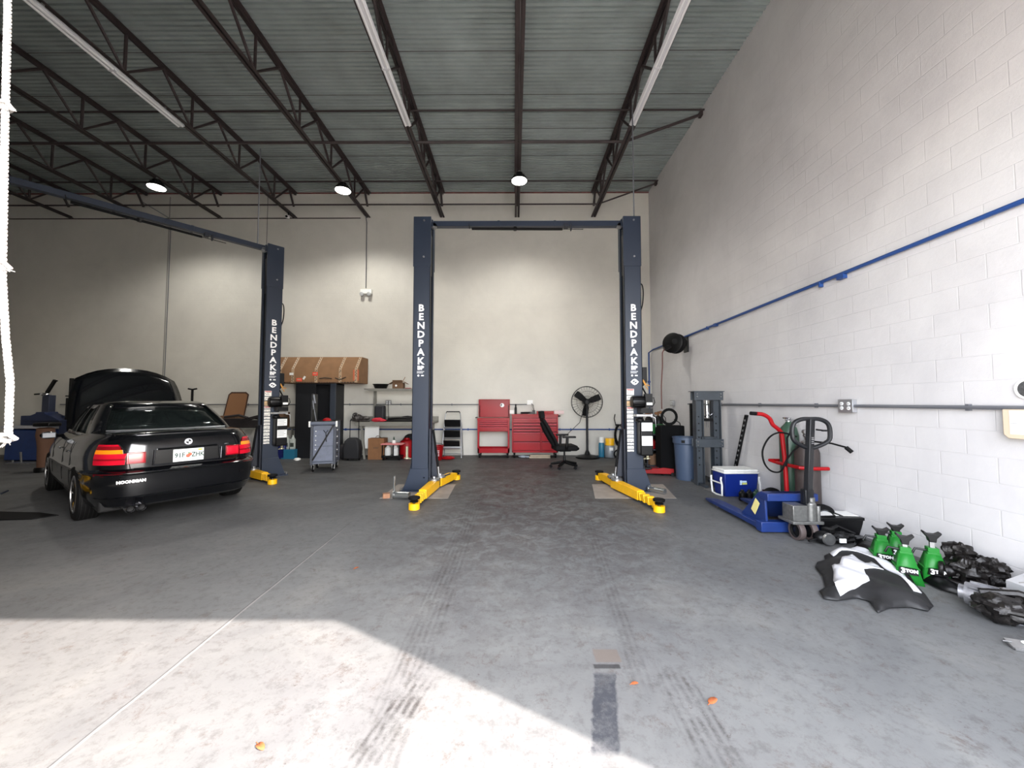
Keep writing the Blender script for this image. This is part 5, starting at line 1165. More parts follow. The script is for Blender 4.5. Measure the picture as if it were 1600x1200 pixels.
b = MB(); b.box(-0.08,0.6,0.0,0.5,0,1.0); b.build('base', mat('machine_dark_blue',(28,42,78),0.45), t, bevel=0.02)
b = MB(); b.box(-0.06,0.08,0.1,0.25,1.0,1.55); b.box(-0.02,0.03,0.12,0.2,1.55,2.05); b.tube([(-0.12,0.15,1.60),(0.5,0.15,1.58)],0.02,6); b.build('post', M_BLACK, t, bevel=0.008)
q = at(70,700,8.0); t = thing('shop_drum', 'tan padded post standing just behind the front of the black car', 'post', (q.x,8.0,0))
b = MB(); b.lathe([(0.13,0),(0.14,0.06),(0.13,0.10)],n=18); b.build('foot', M_BLACK, t)
b = MB(); b.lathe([(0.10,0.1),(0.11,0.5),(0.12,0.62),(0.14,0.75),(0.13,0.9),(0.08,0.92)],n=18); b.build('pad', M_TAN, t)
b = MB(); b.rbox((0.05,-0.02,0.98),(0.34,0.24,0.08)); b.build('cap', M_BLACK, t, bevel=0.02)
t.name = 'padded_post'
q = at(300,628,9.0); t = thing('pole_stand', 'thin black T-topped stand rising behind the roof of the car', 'stand', (q.x,9.0,0))
b = MB(); b.tube([(0,0,0.02),(0,0,1.74)],0.025,8); b.build('pole', M_BLACK, t)
b = MB(); b.tube([(-0.10,0,1.76),(0,0,1.74),(0.10,0,1.76)],0.02,6); b.build('cross_piece', M_BLACK, t)
b = MB(); b.lathe([(0.2,0),(0.2,0.02),(0.03,0.04)],n=18); b.build('foot', M_BLACK, t)
# dark mat on the floor by the car
w = [fl(*p) for p in ((-20,800),(62,802),(92,806),(50,812),(-20,814))]
b = MB(); b.prism([(p.x,p.y) for p in w],0.001,0.012,'xy'); tag(b.build('floor_mat', M_RUBBER), 'dark rubber mat on the floor beside the rear wheel of the car', 'mat')

# white twisted rope with frayed knots by the roller door
M_ROPE = mat('white_rope', (128,125,122), 0.85)
t = thing('hanging_rope', 'white twisted rope with knots hanging beside the roller door', 'rope', (0,0,0))
RY = 1.0
path = [(0.0,3.3),(0.005,2.7)]+[]
def rope_x(z): 
    px = lerp_tab([(1.36,13),(1.5,16),(1.62,9),(1.78,4),(2.2,9),(2.5,14),(3.3,17)], z); return at(px,628-(z-EYE)*600,RY).x
b = MB(); n = 520; z0, z1 = 1.365, 3.4
for s_ in range(3):
    pts = []
    for k in range(n+1):
        z = z0+(z1-z0)*k/n; a = 2*PI*(z/0.033)+2*PI*s_/3; pts.append((rope_x(z)+0.0037*math.cos(a), RY+0.0037*math.sin(a), z))
    b.tube(pts, 0.0042, 6)
b.build('strand', M_ROPE, t)
for z in (1.36, 1.815, 2.255):
    b = MB(); x = rope_x(z); b.tube([(x-0.013,RY,z-0.006),(x-0.004,RY-0.010,z+0.006),(x+0.009,RY-0.005,z+0.005),(x+0.011,RY+0.007,z-0.007),(x,RY+0.010,z-0.009),(x-0.010,RY+0.005,z-0.002),(x-0.004,RY-0.008,z-0.010),(x+0.010,RY-0.004,z-0.012)],0.0055,8)
    rgk = random.Random(int(z*100))
    for k in range(9): b.tube([(x,RY,z-0.01),(x+rgk.uniform(-0.03,0.0 if z<1.5 else 0.03),RY+rgk.uniform(-0.01,0.01),z-rgk.uniform(0.01,0.03))],0.0011,4)
    b.build('knot', M_ROPE, t)

# ---------------------------------------------------------------- right-hand side
# hose reel with drop hose
q = onwall(1052,537,3.5); t = thing('hose_reel', 'black round hose reel mounted high on the block wall near the corner', 'hose reel', (3.5, 8.35, q.z))
b = MB(); b.lathe([(0.19,-0.11),(0.22,-0.10),(0.22,-0.08),(0.14,-0.07),(0.14,0.07),(0.22,0.08),(0.22,0.10),(0.19,0.11)],(0,0,0),'x',28)
ob = b.build('drum', M_BLACK, t, rot=(0,0,0.75))
b = MB(); b.box(0.06,0.25,-0.05,0.03,-0.05,0.05); b.box(0.24,0.275,-0.09,0.09,-0.20,0.16); b.build('wall_bracket', M_BLACK, t, bevel=0.004)
b = MB(); b.tube([(-0.12,-0.1,-0.08),(-0.26,-0.1,-0.14)],0.045,10); b.lathe([(0.06,0.0),(0.06,0.02)],(-0.05,-0.16,0.02),'y',14); b.build('hose_outlet', M_BLACK, t)
q2 = at(1034,640,8.25); b = MB(); b.tube([(3.24,8.25,q.z-0.14),(3.20,8.25,q.z-0.22),(q2.x+0.03,8.25,2.2),(q2.x,8.25,1.8),(q2.x,8.25,1.30)],0.012,8); tag(b.build('drop_hose', mat('rust_hose',(96,52,46),0.6)), 'thin reddish hose dangling from the reel to the welding cylinders', 'hose')
# grey conduit on the side wall and its outlet
zr = 1.405; b = MB(); b.tube([(WALL_X-0.03,8.3,zr),(WALL_X-0.03,0.5,zr)],0.016,8)
for yy in (4.8,5.9,7.0,8.0,3.2): b.rbox((WALL_X-0.02,yy,zr),(0.03,0.025,0.055))
tag(b.build('wall_conduit', M_CONDUIT), 'straight grey conduit along the block side wall at chest height', 'conduit')
outlet('wall_outlet', 'metal double outlet box on the block wall over the pallet truck', (WALL_X-0.005, onwall(1323,633,WALL_X-0.04).y, zr+0.0), -PI/2, True, M_ALU)
outlet('wall_outlet', 'small metal outlet box on the block wall near the corner cylinders', (WALL_X-0.005, onwall(1050,631,WALL_X-0.04).y, zr+0.02), -PI/2)
q = onwall(1585,660); t = thing('control_box', 'beige control box with white label at the open end of the side wall', 'control box', (WALL_X-0.005, 2.79, 1.285), -PI/2)
b = MB(); b.prism([(-0.16,-0.08),(-0.13,-0.11),(0.16,-0.11),(0.16,0.11),(-0.16,0.11)],-0.06,0,'xz'); b.build('housing', mat('beige_plastic', (206,188,164), 0.5), t, bevel=0.006)
b = MB(); b.box(-0.115,0.14,-0.0625,-0.0605,-0.075,0.10)
o = b.build('paper_label', M_PAPER, t, smooth=0)
b = MB(); b.box(0.0,0.09,-0.0635,-0.0622,0.055,0.062); b.box(0.0,0.07,-0.0635,-0.0622,0.035,0.042); b.box(0.0,0.10,-0.0635,-0.0622,0.012,0.022); b.box(-0.11,0.14,-0.0635,-0.0622,0.005,0.007); b.build('print', M_BLACK, o, smooth=0)
t = thing('wall_hole_cover', 'round dark cover with white rim at the open end of the side wall', 'wall cover', (WALL_X-0.002, 2.835, 1.545))
b = MB(); b.lathe([(0.075,0),(0.075,-0.012),(0.06,-0.012),(0.06,0)],(0,0,0),'x',24,cap=False); b.build('rim', M_PAPER, t)
b = MB(); b.lathe([(0.062,0),(0.062,-0.008)],(0,0,0),'x',24); b.build('cover', mat('speckled_dark',(70,70,70),0.8,noise=0.5,scale=60), t)

# welding cart, cylinders in the corner
for k, px in enumerate((1018,1033)):
    q = at(px,650,8.25); t = thing('welding_cylinder', ('tall dark gas cylinder with brass regulator, in the corner nearest the lift column','tall dark gas cylinder with brass regulator, under the drop hose')[k], 'gas cylinder', (q.x,8.42,0))
    b = MB(); b.lathe([(0.095,0),(0.1,0.02),(0.1,0.98),(0.07,1.10),(0.03,1.15)],n=20); b.build('cylinder', M_BLACK, t)
    b = MB(); b.lathe([(0.02,1.15),(0.02,1.24)],n=10); b.lathe([(0.035,-0.03),(0.035,0.02)],(0.05,0,1.22),'y',12); b.lathe([(0.03,-0.03),(0.03,0.02)],(-0.05,0,1.20),'y',12); b.tube([(-0.05,0,1.2),(0.05,0,1.22)],0.012,6); b.build('regulator', mat('dull_brass',(140,100,70),0.4,metal=0.7), t)
    b = MB(); b.tube([(0.05,-0.02,1.22),(0.14,-0.05,1.1),(0.13,-0.1,0.8),(0.10,-0.16,0.62)],0.009,6); b.build('gas_hose', M_BLACK, t)
q = at(1024,657,8.1); t = thing('welder', 'bright green welding machine in the corner behind the lift column', 'welder', (q.x,8.13,0.79))
b = MB(); b.box(-0.16,0.16,-0.12,0.14,0,0.19); b.build('case', mat('welder_green',(24,104,42),0.4), t, bevel=0.01)
text('lettering', 'Thermal', 0.05, (0.03,-0.1215,0.12), (PI/2,0,0), mat('pale_green_print',(170,220,180),0.5), t, ext=0.0006)
b = MB(); b.box(-0.05,0.05,-0.01,0.02,0.19,0.24); b.build('grip', M_BLACK, t, bevel=0.01)
t = thing('welding_trolley', 'dark shelved welding trolley carrying the green welder', 'trolley', (q.x,8.16,0))
b = MB()
for z in (0.12,0.45,0.76): b.box(-0.24,0.22,-0.2,0.13,z,z+0.03)
b.build('shelves', mat('trolley_dark',(34,38,46),0.5), t, bevel=0.004)
for x in (-0.22,0.20):
    for y in (-0.18,0.11): b = MB(); b.tube([(x,y,0.06),(x,y,0.78)],0.014,6); b.lathe([(0.04,-0.015),(0.04,0.015)],(x,y,0.04),'x',12); b.build('leg', mat('trolley_dark',(34,38,46),0.5), t)
put('red_tank', lambda b: (b.lathe([(0.07,0),(0.075,0.02),(0.075,0.16),(0.03,0.2)],n=16), b.box(-0.06,0.06,-0.077,-0.07,0.09,0.13)), M_REDP, 'small red canister on the middle shelf of the welding trolley', 'canister', (q.x-0.08,8.10,0.48))
put('small_carton', lambda b: b.box(-0.13,0.13,-0.1,0.1,0,0.22), M_CARDD, 'brown cardboard box on the bottom shelf of the welding trolley', 'box', (q.x-0.02,8.12,0.15), bevel=0.003)
x0, x1 = at(1030,700,7.7).x, at(1068,700,7.7).x
t = thing('black_cabinet', 'large black fabric-covered cabinet behind the grey bin', 'cabinet', ((x0+x1)/2,7.62,0)); hw = (x1-x0)/2
b = MB(); b.box(-hw,hw,0,0.28,0.05,0.98); b.build('cabinet', mat('matt_black',(6,6,8),0.8,spec=0.15), t, bevel=0.02)
for x in (-hw+0.05,hw-0.05): b = MB(); b.lathe([(0.03,-0.02),(0.03,0.02)],(x,0.06,0.03),'x',12); b.build('foot', M_RUBBER, t)
b = MB()
for k in range(4): b.tube(arc((0,0.0,0.0),0.13+0.012*k,0,2*PI,20,'yz' if False else 'xz')[:-1],0.010,6,close=True)
b.tube([(0.1,0,-0.05),(0.2,-0.02,-0.12),(0.24,-0.03,-0.3)],0.010,6)
tag(b.build('cable_coil', M_RUBBER, loc=((x0+x1)/2+0.0,7.78,1.15)), 'coil of black cable standing on the black cabinet', 'cable')
b = MB(); b.box(-0.025,0.025,-0.02,0.02,0,1.42); tag(b.build('steel_post', M_BLACK, loc=(onwall(1066,640,3.72).x,8.1,0)), 'straight black post against the side wall near the corner', 'post')
# red floor jack
q = fl(1045,744); t = thing('floor_jack', 'low red floor jack between the lift column and the grey bin', 'floor jack', (q.x-0.18,q.y+0.15,0), -0.15)
b = MB(); b.prism([(-0.35,0.04),(0.3,0.04),(0.3,0.14),(0.1,0.16),(-0.30,0.09)],-0.12,-0.10); b.prism([(-0.35,0.04),(0.3,0.04),(0.3,0.14),(0.1,0.16),(-0.30,0.09)],0.10,0.12); b.box(-0.1,0.3,-0.1,0.1,0.06,0.14); b.build('chassis', M_REDP, t, bevel=0.004)
b = MB(); b.bar((0.05,0,0.14),(-0.36,0,0.11),0.06,0.03); b.lathe([(0.05,0.12),(0.055,0.14)],(-0.36,0,0),n=14); b.build('lift_arm', M_BLACK, t)
for x in (-0.33,0.27):
    for y in (-0.14,0.14): b = MB(); b.lathe([(0.035,-0.015),(0.035,0.015)],(x,y,0.035),'y',14); b.build('wheel', M_BLACK, t)
# grey bin
q = at(1073,740,7.3); t = thing('waste_bin', 'round grey-blue rubbish bin beside the shop press', 'bin', (q.x,7.3,0))
b = MB(); b.lathe([(0.18,0),(0.185,0.02),(0.215,0.66),(0.235,0.68),(0.235,0.77),(0.245,0.77),(0.245,0.79),(0.215,0.79),(0.21,0.68),(0.17,0.03),(0,0.03)],n=32); b.build('barrel', mat('bin_greyblue',(62,76,98),0.5), t)
b = MB()
for a in (-2.2,-1.3,-0.2): b.rbox((0.235*math.cos(a),0.235*math.sin(a),0.72),(0.06,0.012,0.05),(0,0,a+PI/2),mi=0 if a != -1.3 else 1)
b.build('sticker', [M_BLACK, mat('mixed_sticker',(200,150,120),0.5,noise=0.5,scale=60)], t, smooth=0)
# shop press
D = 6.75; xa, xb = at(1089,700,D).x, at(1129,700,D).x; hw = (xb-xa)/2
M_PRESS = mat('press_grey',(58,64,70),0.45,noise=0.12)
t = thing('shop_press', 'tall grey hydraulic shop press with silver bottle jack beside the bin', 'shop press', ((xa+xb)/2,D,0)); top = at(1100,611,D).z
for x, n_ in ((-hw+0.0,'post'),(hw-0.14,'post')):
    b = MB(); b.box(x,x+0.012,0,0.14,0.0,top-0.02); b.box(x+0.12,x+0.132,0,0.14,0.0,top-0.02); b.box(x,x+0.132,0.06,0.07,0.0,top-0.02)
    for k in range(8): b.lathe([(0.012,0.052),(0.012,0.062)],(x+0.066,0,0.35+k*0.12),'y',10,mi=1)
    b.build('post', [M_PRESS, M_BLACK], t)
b = MB(); b.box(-hw-0.03,hw+0.03,-0.01,0.006,top-0.16,top); b.box(-hw-0.03,hw+0.03,0.13,0.146,top-0.16,top); b.box(-hw-0.06,hw+0.05,-0.02,0.16,top-0.012,top); b.build('head_beam', M_PRESS, t, bevel=0.002)
b = MB(); b.box(-hw-0.02,hw+0.02,-0.01,0.005,0.66,0.80); b.box(-hw-0.02,hw+0.02,0.135,0.15,0.66,0.80); b.box(-hw+0.1,hw-0.1,0.0,0.14,0.80,0.84); b.build('bed', M_PRESS, t, bevel=0.003)
for z in (top-0.10, top-0.05, 0.70, 0.76):
    b = MB()
    for x in (-hw+0.01, hw-0.02): b.tube([(x,-0.035,z),(x,0.17,z)],0.010,8)
    b.build('bolt', M_STEEL, t)
b = MB(); b.lathe([(0.045,0),(0.045,0.04),(0.035,0.05),(0.035,0.22),(0.02,0.24),(0.02,0.30)],(0,0.07,top-0.47),n=16); b.tube([(0.05,0.05,top-0.43),(0.09,0.0,top-0.38)],0.012,8); b.build('bottle_jack', M_CHROME, t)
b = MB(); b.box(-hw+0.13,hw-0.13,0.02,0.12,top-0.53,top-0.48)
for x in (-0.06,0.06): b.tube([(x,0.07,top-0.18),(x,0.07,top-0.5)],0.007,6)
b.build('ram_plate', M_BLACK, t)
b = MB(); b.tube([(-0.01,0.07,top-0.64),(-0.01,0.07,top-0.53)],0.008,6); b.tube([(0.02,0.07,top-0.64),(0.02,0.07,top-0.53)],0.008,6); b.build('press_pin', M_STEEL, t)
b = MB(); b.bar((-hw+0.07,-0.18,0.02),(-hw+0.07,0.34,0.02),0.06,0.04); b.bar((hw-0.07,-0.18,0.02),(hw-0.07,0.34,0.02),0.06,0.04); b.build('base_rail', M_PRESS, t)
# plates and chocks at the press foot
b = MB(); b.box(-0.14,0.10,-0.09,0.09,0.0,0.022); tag(b.build('press_plate', M_STEEL, loc=((xa+xb)/2-0.12,D-0.36,0), rot=(0,0,0.3), bevel=0.003), 'flat steel plate on the floor before the shop press', 'plate')
b = MB(); b.rbox((0,0,0.04),(0.2,0.12,0.08),(0,0,0.2)); tag(b.build('wood_chock', mat('worn_wood',(128,86,66),0.8,noise=0.2), loc=((xa+xb)/2+0.12,D-0.33,0)), 'brown wooden chock between press foot and cooler', 'block')
# leaning slotted rail
a_, b_ = Vector((3.67,6.58,0.0)), Vector((3.735,6.20,1.24)); b = MB(); b.bar(a_, b_, 0.05, 0.03)
dd = (b_-a_)
for k in range(14):
    p = a_+dd*(0.06+0.067*k); b.rbox((p.x-0.02,p.y-0.012,p.z),(0.012,0.02,0.03),(0.3,0,0),mi=1)
tag(b.build('slotted_rail', [M_BLACK, M_STEEL]), 'black slotted rail leaning on the block wall behind the cooler', 'rail')
# cooler
q = fl(1133,777); t = thing('cooler', 'blue cooler with white lid and carry handle on the floor by the wall', 'cooler', (q.x,q.y,0), 0.04)
W_, Dp = 0.53, 0.34
b = MB(); b.loft([[(x,y,z) for x,y in ((i_,i_),(W_-i_,i_),(W_-i_,Dp-i_),(i_,Dp-i_))] for z,i_ in ((0.0,0.025),(0.35,0.0))]); b.build('chest', M_BLUE, t, bevel=0.012)
b = MB(); b.box(-0.012,W_+0.012,-0.012,Dp+0.012,0.35,0.375); b.box(0.0,W_,0.0,Dp,0.375,0.415); b.build('lid', mat('cooler_white',(226,226,222),0.5,noise=0.05,scale=15), t, bevel=0.014)
for x in (-0.035, W_+0.03):
    b = MB(); b.tube([(x,0.03,0.30),(x-0.01,0.03,0.26),(x,0.015,0.18),(x+0.005,0.03,0.02),(x,Dp/2,0.01),(x+0.005,Dp-0.05,0.02),(x,Dp-0.03,0.18),(x,Dp-0.03,0.28)],0.014,8); b.tube([(x,0.03,0.20),(x,Dp-0.05,0.20)],0.012,8); b.build('handle', mat('cooler_white',(226,226,222),0.5), t)
b = MB(); b.box(0.24,0.27,-0.003,0.016,0.21,0.25); b.box(0.275,0.34,-0.003,0.016,0.22,0.245,0); b.box(0.275,0.345,-0.003,0.016,0.19,0.215,1); b.box(0.24,0.265,-0.003,0.016,0.185,0.205,0); b.build('sticker', [mat('pale_sticker',(190,215,240),0.5), mat('lime_sticker',(200,205,110),0.5)], t, smooth=0)
# row of bottles before the cooler
for k, (px, m_, lab) in enumerate(((1160,M_BLACK,'squat black bottle before the cooler, at the row end under its sticker'),(1171,M_BLACK,'squat black bottle before the cooler, next to the green one'),(1182,mat('bottle_green',(36,66,52),0.4),'squat dark green bottle in the row before the cooler'),(1194,mat('bottle_maroon',(60,34,36),0.4),'squat maroon bottle at the truck wheel end of the row'))):
    Yb = 5.74; q = at(px,778,Yb); t = thing('oil_bottle', lab, 'bottle', (q.x,Yb,0), 0, 'row of squat bottles before the cooler')
    b = MB(); b.lathe([(0.045,0),(0.048,0.01),(0.048,0.11),(0.03,0.135),(0.02,0.14)],n=16); b.build('body', m_, t)
    b = MB(); b.lathe([(0.022,0.138),(0.022,0.16)],n=10); b.build('cap', m_, t)

# hand truck with two cylinders
HX, HY = 3.45, 4.93
t = thing('hand_truck', 'red two-wheel cylinder truck parked against the block wall', 'hand truck', (0,0,0))
b = MB()
b.tube(sm([(HX,HY,0.10),(HX+0.0,HY+0.01,0.55),(HX-0.03,HY+0.01,1.00),(HX-0.07,HY,1.09),(HX-0.15,HY,1.16),(HX-0.19,HY,1.24),(HX-0.27,HY,1.29),(HX-0.36,HY,1.30)]),0.025,10)
b.build('frame', M_REDP, t)
b = MB(); b.tube([(HX-0.35,HY,1.30),(HX-0.43,HY,1.305)],0.025,10); b.build('grip', M_RUBBER, t)
b = MB(); b.tube([(HX-0.02,HY+0.14,0.66),(HX-0.02,HY-0.27,0.66),(HX+0.10,HY-0.33,0.66),(HX+0.27,HY-0.33,0.66)],0.022,8); b.tube([(HX-0.02,HY+0.14,0.66),(HX-0.06,HY+0.22,0.68),(HX+0.28,HY+0.34,0.66)],0.02,8); b.build('retaining_band', M_REDP, t)
b = MB(); b.box(HX-0.02,HX+0.31,HY-0.40,HY+0.30,0.015,0.03); b.box(HX-0.01,HX+0.0,HY-0.42,HY+0.26,0.015,0.12); b.build('toe_plate', M_REDP, t)
b = MB(); b.tube([(HX+0.06,HY-0.5,0.142),(HX+0.06,HY+0.40,0.142)],0.014,8); b.build('axle', M_STEEL, t)
for y in (HY+0.38,HY-0.48):
    b = MB(); b.lathe([(0.08,-0.03),(0.13,-0.035),(0.142,-0.02),(0.142,0.02),(0.13,0.035),(0.08,0.03)],(HX+0.06,y,0.142),'y',28,cap=False); w_ = b.build('wheel', M_RUBBER, t)
    b = MB(); b.lathe([(0.09,-0.032),(0.07,-0.02),(0.03,-0.04),(0.001,-0.045)],(HX+0.06,y,0.142),'y',24,cap=False); b.lathe([(0.09,0.032),(0.07,0.02),(0.03,0.04),(0.001,0.045)],(HX+0.06,y,0.142),'y',24,cap=False); b.build('hub', M_ALU, w_)
t = thing('oxygen_cylinder', 'tall dark green gas cylinder strapped on the red truck', 'gas cylinder', (3.62,5.10,0.03))
b = MB(); b.lathe([(0.105,0),(0.11,0.02),(0.11,0.98),(0.09,1.08),(0.04,1.14),(0.03,1.16)],n=26); b.build('cylinder', mat('cylinder_green',(52,78,62),0.4,noise=0.2,scale=8), t)
b = MB(); b.lathe([(0.02,1.15),(0.02,1.2)],n=10); b.lathe([(0.045,1.2),(0.05,1.215),(0.02,1.22)],(-0.02,0,0),n=12); b.tube([(-0.04,0,1.19),(0.10,-0.02,1.17)],0.018,8); b.lathe([(0.03,-0.03),(0.03,0.01)],(0.09,0,1.15),'y',12); b.build('valve', M_CHROME, t)
t = thing('acetylene_cylinder', 'thick dark brown gas cylinder on the red truck behind the pallet handle', 'gas cylinder', (3.62,4.80,0.03))
b = MB(); b.lathe([(0.125,0),(0.13,0.02),(0.13,0.80),(0.11,0.87),(0.07,0.90),(0.04,0.91)],n=28); b.build('cylinder', mat('cylinder_brown',(62,54,52),0.5,noise=0.3,scale=6), t)
b = MB(); b.lathe([(0.06,0.90),(0.06,0.93),(0.02,0.95),(0.02,1.02)],n=12); b.lathe([(0.03,-0.03),(0.03,0.01)],(-0.02,0,1.05),'y',12); b.tube([(-0.03,0,1.0),(0.04,0,1.02)],0.02,8); b.build('valve', M_STEEL, t)
b = MB(); qx = [(3.50,4.80,1.02),(3.35,4.72,1.06),(3.18,4.66,1.08),(3.04,4.62,1.02),(2.95,4.6,0.88),(2.96,4.6,0.74),(3.05,4.64,0.64),(3.18,4.7,0.60),(3.30,4.78,0.62),(3.36,4.8,0.72),(3.44,4.76,0.86),(3.5,4.7,0.95)]
b.tube(sm(qx),0.010,8); b.tube([(3.55,4.9,1.16),(3.42,4.85,1.0),(3.40,4.82,0.8),(3.36,4.8,0.66)],0.010,8); b.tube([(3.55,4.62,0.98),(3.60,4.4,0.98),(3.66,4.28,0.95)],0.010,8); b.tube([(3.66,4.28,0.95),(3.69,4.24,0.90)],0.022,8)
tag(b.build('torch_hose', M_RUBBER), 'looping black torch hose draped over the red cylinder truck', 'hose')

# pallet truck
PX = 3.06; t = thing('pallet_truck', 'blue hand pallet truck with black loop handle, forks to the back wall', 'pallet truck', (PX,0,0))
for sx in (-1,1):
    xc = sx*0.25; b = MB()
    b.loft([[(xc-w_,y,z0),(xc+w_,y,z0),(xc+w_,y,z1),(xc-w_,y,z1)] for y,w_,z0,z1 in ((4.36,0.07,0.02,0.10),(4.5,0.07,0.035,0.095),(5.45,0.07,0.045,0.09),(5.60,0.05,0.04,0.075),(5.66,0.03,0.04,0.06))]); b.build('fork', M_BLUEP, t, bevel=0.006)
    b = MB(); b.lathe([(0.035,-0.03),(0.035,0.03)],(xc,5.35,0.037),'x',14); b.build('fork_roller', mat('roller_grey',(90,84,80),0.6), t)
    b = MB(); b.prism([(4.34,0.02),(4.86,0.06),(4.80,0.10),(4.47,0.42),(4.36,0.42)], xc-sx*0.0-0.012, xc+0.012, 'yz'); b.build('side_plate', M_BLUEP, t, bevel=0.003)
b = MB(); b.prism([(4.80,0.09),(4.40,0.44),(4.34,0.44),(4.34,0.40),(4.74,0.06)],-0.19,0.19,'yz'); b.box(-0.34,0.34,4.30,4.40,0.02,0.13); b.box(-0.277,0.277,4.28,4.42,0.36,0.44); b.build('head_plate', M_BLUEP, t, bevel=0.006)
b = MB(); b.rbox((-0.279,4.50,0.25),(0.003,0.085,0.17),(0.55,0,0)); b.build('yellow_label', mat('label_yellow',(226,214,140),0.6), t)
b = MB(); b.box(-0.13,0.02,4.10,4.27,0.20,0.36); b.lathe([(0.05,0.20),(0.05,0.38),(0.03,0.40)],(0.08,4.14,0),n=18); b.lathe([(0.035,0.38),(0.035,0.44)],(0.09,4.14,0),n=14); b.box(-0.16,0.16,4.06,4.30,0.175,0.205); b.tube([(0.13,4.1,0.2),(0.13,4.1,0.36)],0.02,8); b.build('pump', mat('cast_pump_grey',(118,118,116),0.35,metal=0.6,noise=0.25,scale=30), t, bevel=0.006)
for x in (-0.075,0.055):
    b = MB(); b.lathe([(0.07,-0.028),(0.095,-0.028),(0.098,-0.02),(0.098,0.02),(0.095,0.028),(0.07,0.028)],(x,4.13,0.098),'x',30,cap=False); w_ = b.build('wheel', mat('wheel_taupe',(72,62,60),0.6), t)
    b = MB(); b.lathe([(0.07,-0.022),(0.055,-0.01),(0.02,-0.024),(0.001,-0.024)],(x,4.13,0.098),'x',22,cap=False); b.lathe([(0.07,0.022),(0.055,0.01),(0.02,0.024),(0.001,0.024)],(x,4.13,0.098),'x',22,cap=False); b.build('hub', M_BLACK, w_)
b = MB(); b.bar((0.06,4.15,0.38),(0.085,4.10,1.27),0.085,0.05); b.box(0.02,0.11,4.12,4.2,0.36,0.52); b.build('tiller', mat('tiller_black',(10,12,16),0.45), t, bevel=0.006)
b = MB(); cx_ = 0.085
b.tube(sm([(cx_,4.10,1.27),(cx_-0.10,4.10,1.265),(cx_-0.18,4.10,1.22),(cx_-0.20,4.10,1.12),(cx_-0.17,4.10,1.03),(cx_,4.12,0.96),(cx_+0.17,4.10,1.03),(cx_+0.20,4.10,1.12),(cx_+0.18,4.10,1.22),(cx_+0.10,4.10,1.265)],4,True),0.022,10,close=True); b.build('loop_handle', mat('tiller_black',(10,12,16),0.45), t)
b = MB(); b.tube([(cx_+0.03,4.07,1.16),(cx_+0.10,4.05,1.15)],0.01,6); b.rbox((cx_+0.10,4.05,1.15),(0.05,0.015,0.018)); b.build('trigger', M_BLACK, t)
b = MB(); b.box(0.065,0.10,4.08,4.0825,1.05,1.06)
for z in (1.01,1.03,1.07): b.box(0.07,0.095,4.078,4.081,z,z+0.008)
b.build('tiller_print', M_STEEL, t, smooth=0)

# black tote with papers on its lid
q = fl(1285,838); t = thing('storage_case', 'long black case with white papers on top beside the pallet truck', 'case', (q.x,q.y,0), 0.0)
b = MB(); b.loft([[(x,y,z) for x,y in ((i_,i_),(0.46-i_,i_),(0.46-i_,0.25-i_),(i_,0.25-i_))] for z,i_ in ((0.0,0.03),(0.17,0.0))]); b.build('case', M_BLACK, t, bevel=0.01)
b = MB(); b.box(-0.015,0.475,-0.015,0.265,0.17,0.20); b.tube([(0.0,0.02,0.205),(0.16,0.02,0.21),(0.28,0.25,0.21)],0.010,6); b.build('lid', M_BLACK, t, bevel=0.008)
b = MB(); b.rbox((0.12,0.13,0.207),(0.2,0.18,0.004),(0,0,0.1)); tag(b.build('paper_sheet', M_PAPER, loc=(q.x,q.y,0)), 'white sheet of paper on the black case, next to the truck', 'paper')
b = MB(); b.rbox((0.36,0.13,0.207),(0.16,0.19,0.004),(0,0,-0.1)); tag(b.build('paper_sheet', M_PAPER, loc=(q.x,q.y,0)), 'white sheet of paper on the black case, at the wall end', 'paper')

# wall-side car parts
q = fl(1292,853); 
def headl(b):
    b.ball((0,0,0.07),0.075,(1.2,1,0.85),n=16,m=10); b.ball((0.20,0.02,0.06),0.07,(1.9,1,0.8),nz=0.4,n=28,m=18,seed=2); b.lathe([(0.055,-0.095),(0.06,-0.07),(0.03,-0.05)],(0.0,0,0.075),'y',18,mi=1); b.box(0.11,0.17,-0.085,-0.07,0.04,0.08,2)
    b.tube([(-0.08,-0.02,0.06),(-0.18,-0.05,0.05)],0.012,6); b.tube([(0.05,0.03,0.12),(0.2,0.06,0.16),(0.36,0.04,0.09)],0.018,6); b.rbox((0.08,0.03,0.12),(0.08,0.08,0.06),(0,0,0.4))
put('headlamp_unit', headl, [M_BLACK, M_STEEL, M_PAPER], 'black headlamp housing on the floor before the black case', 'car part', (q.x+0.0,q.y+0.05,0))

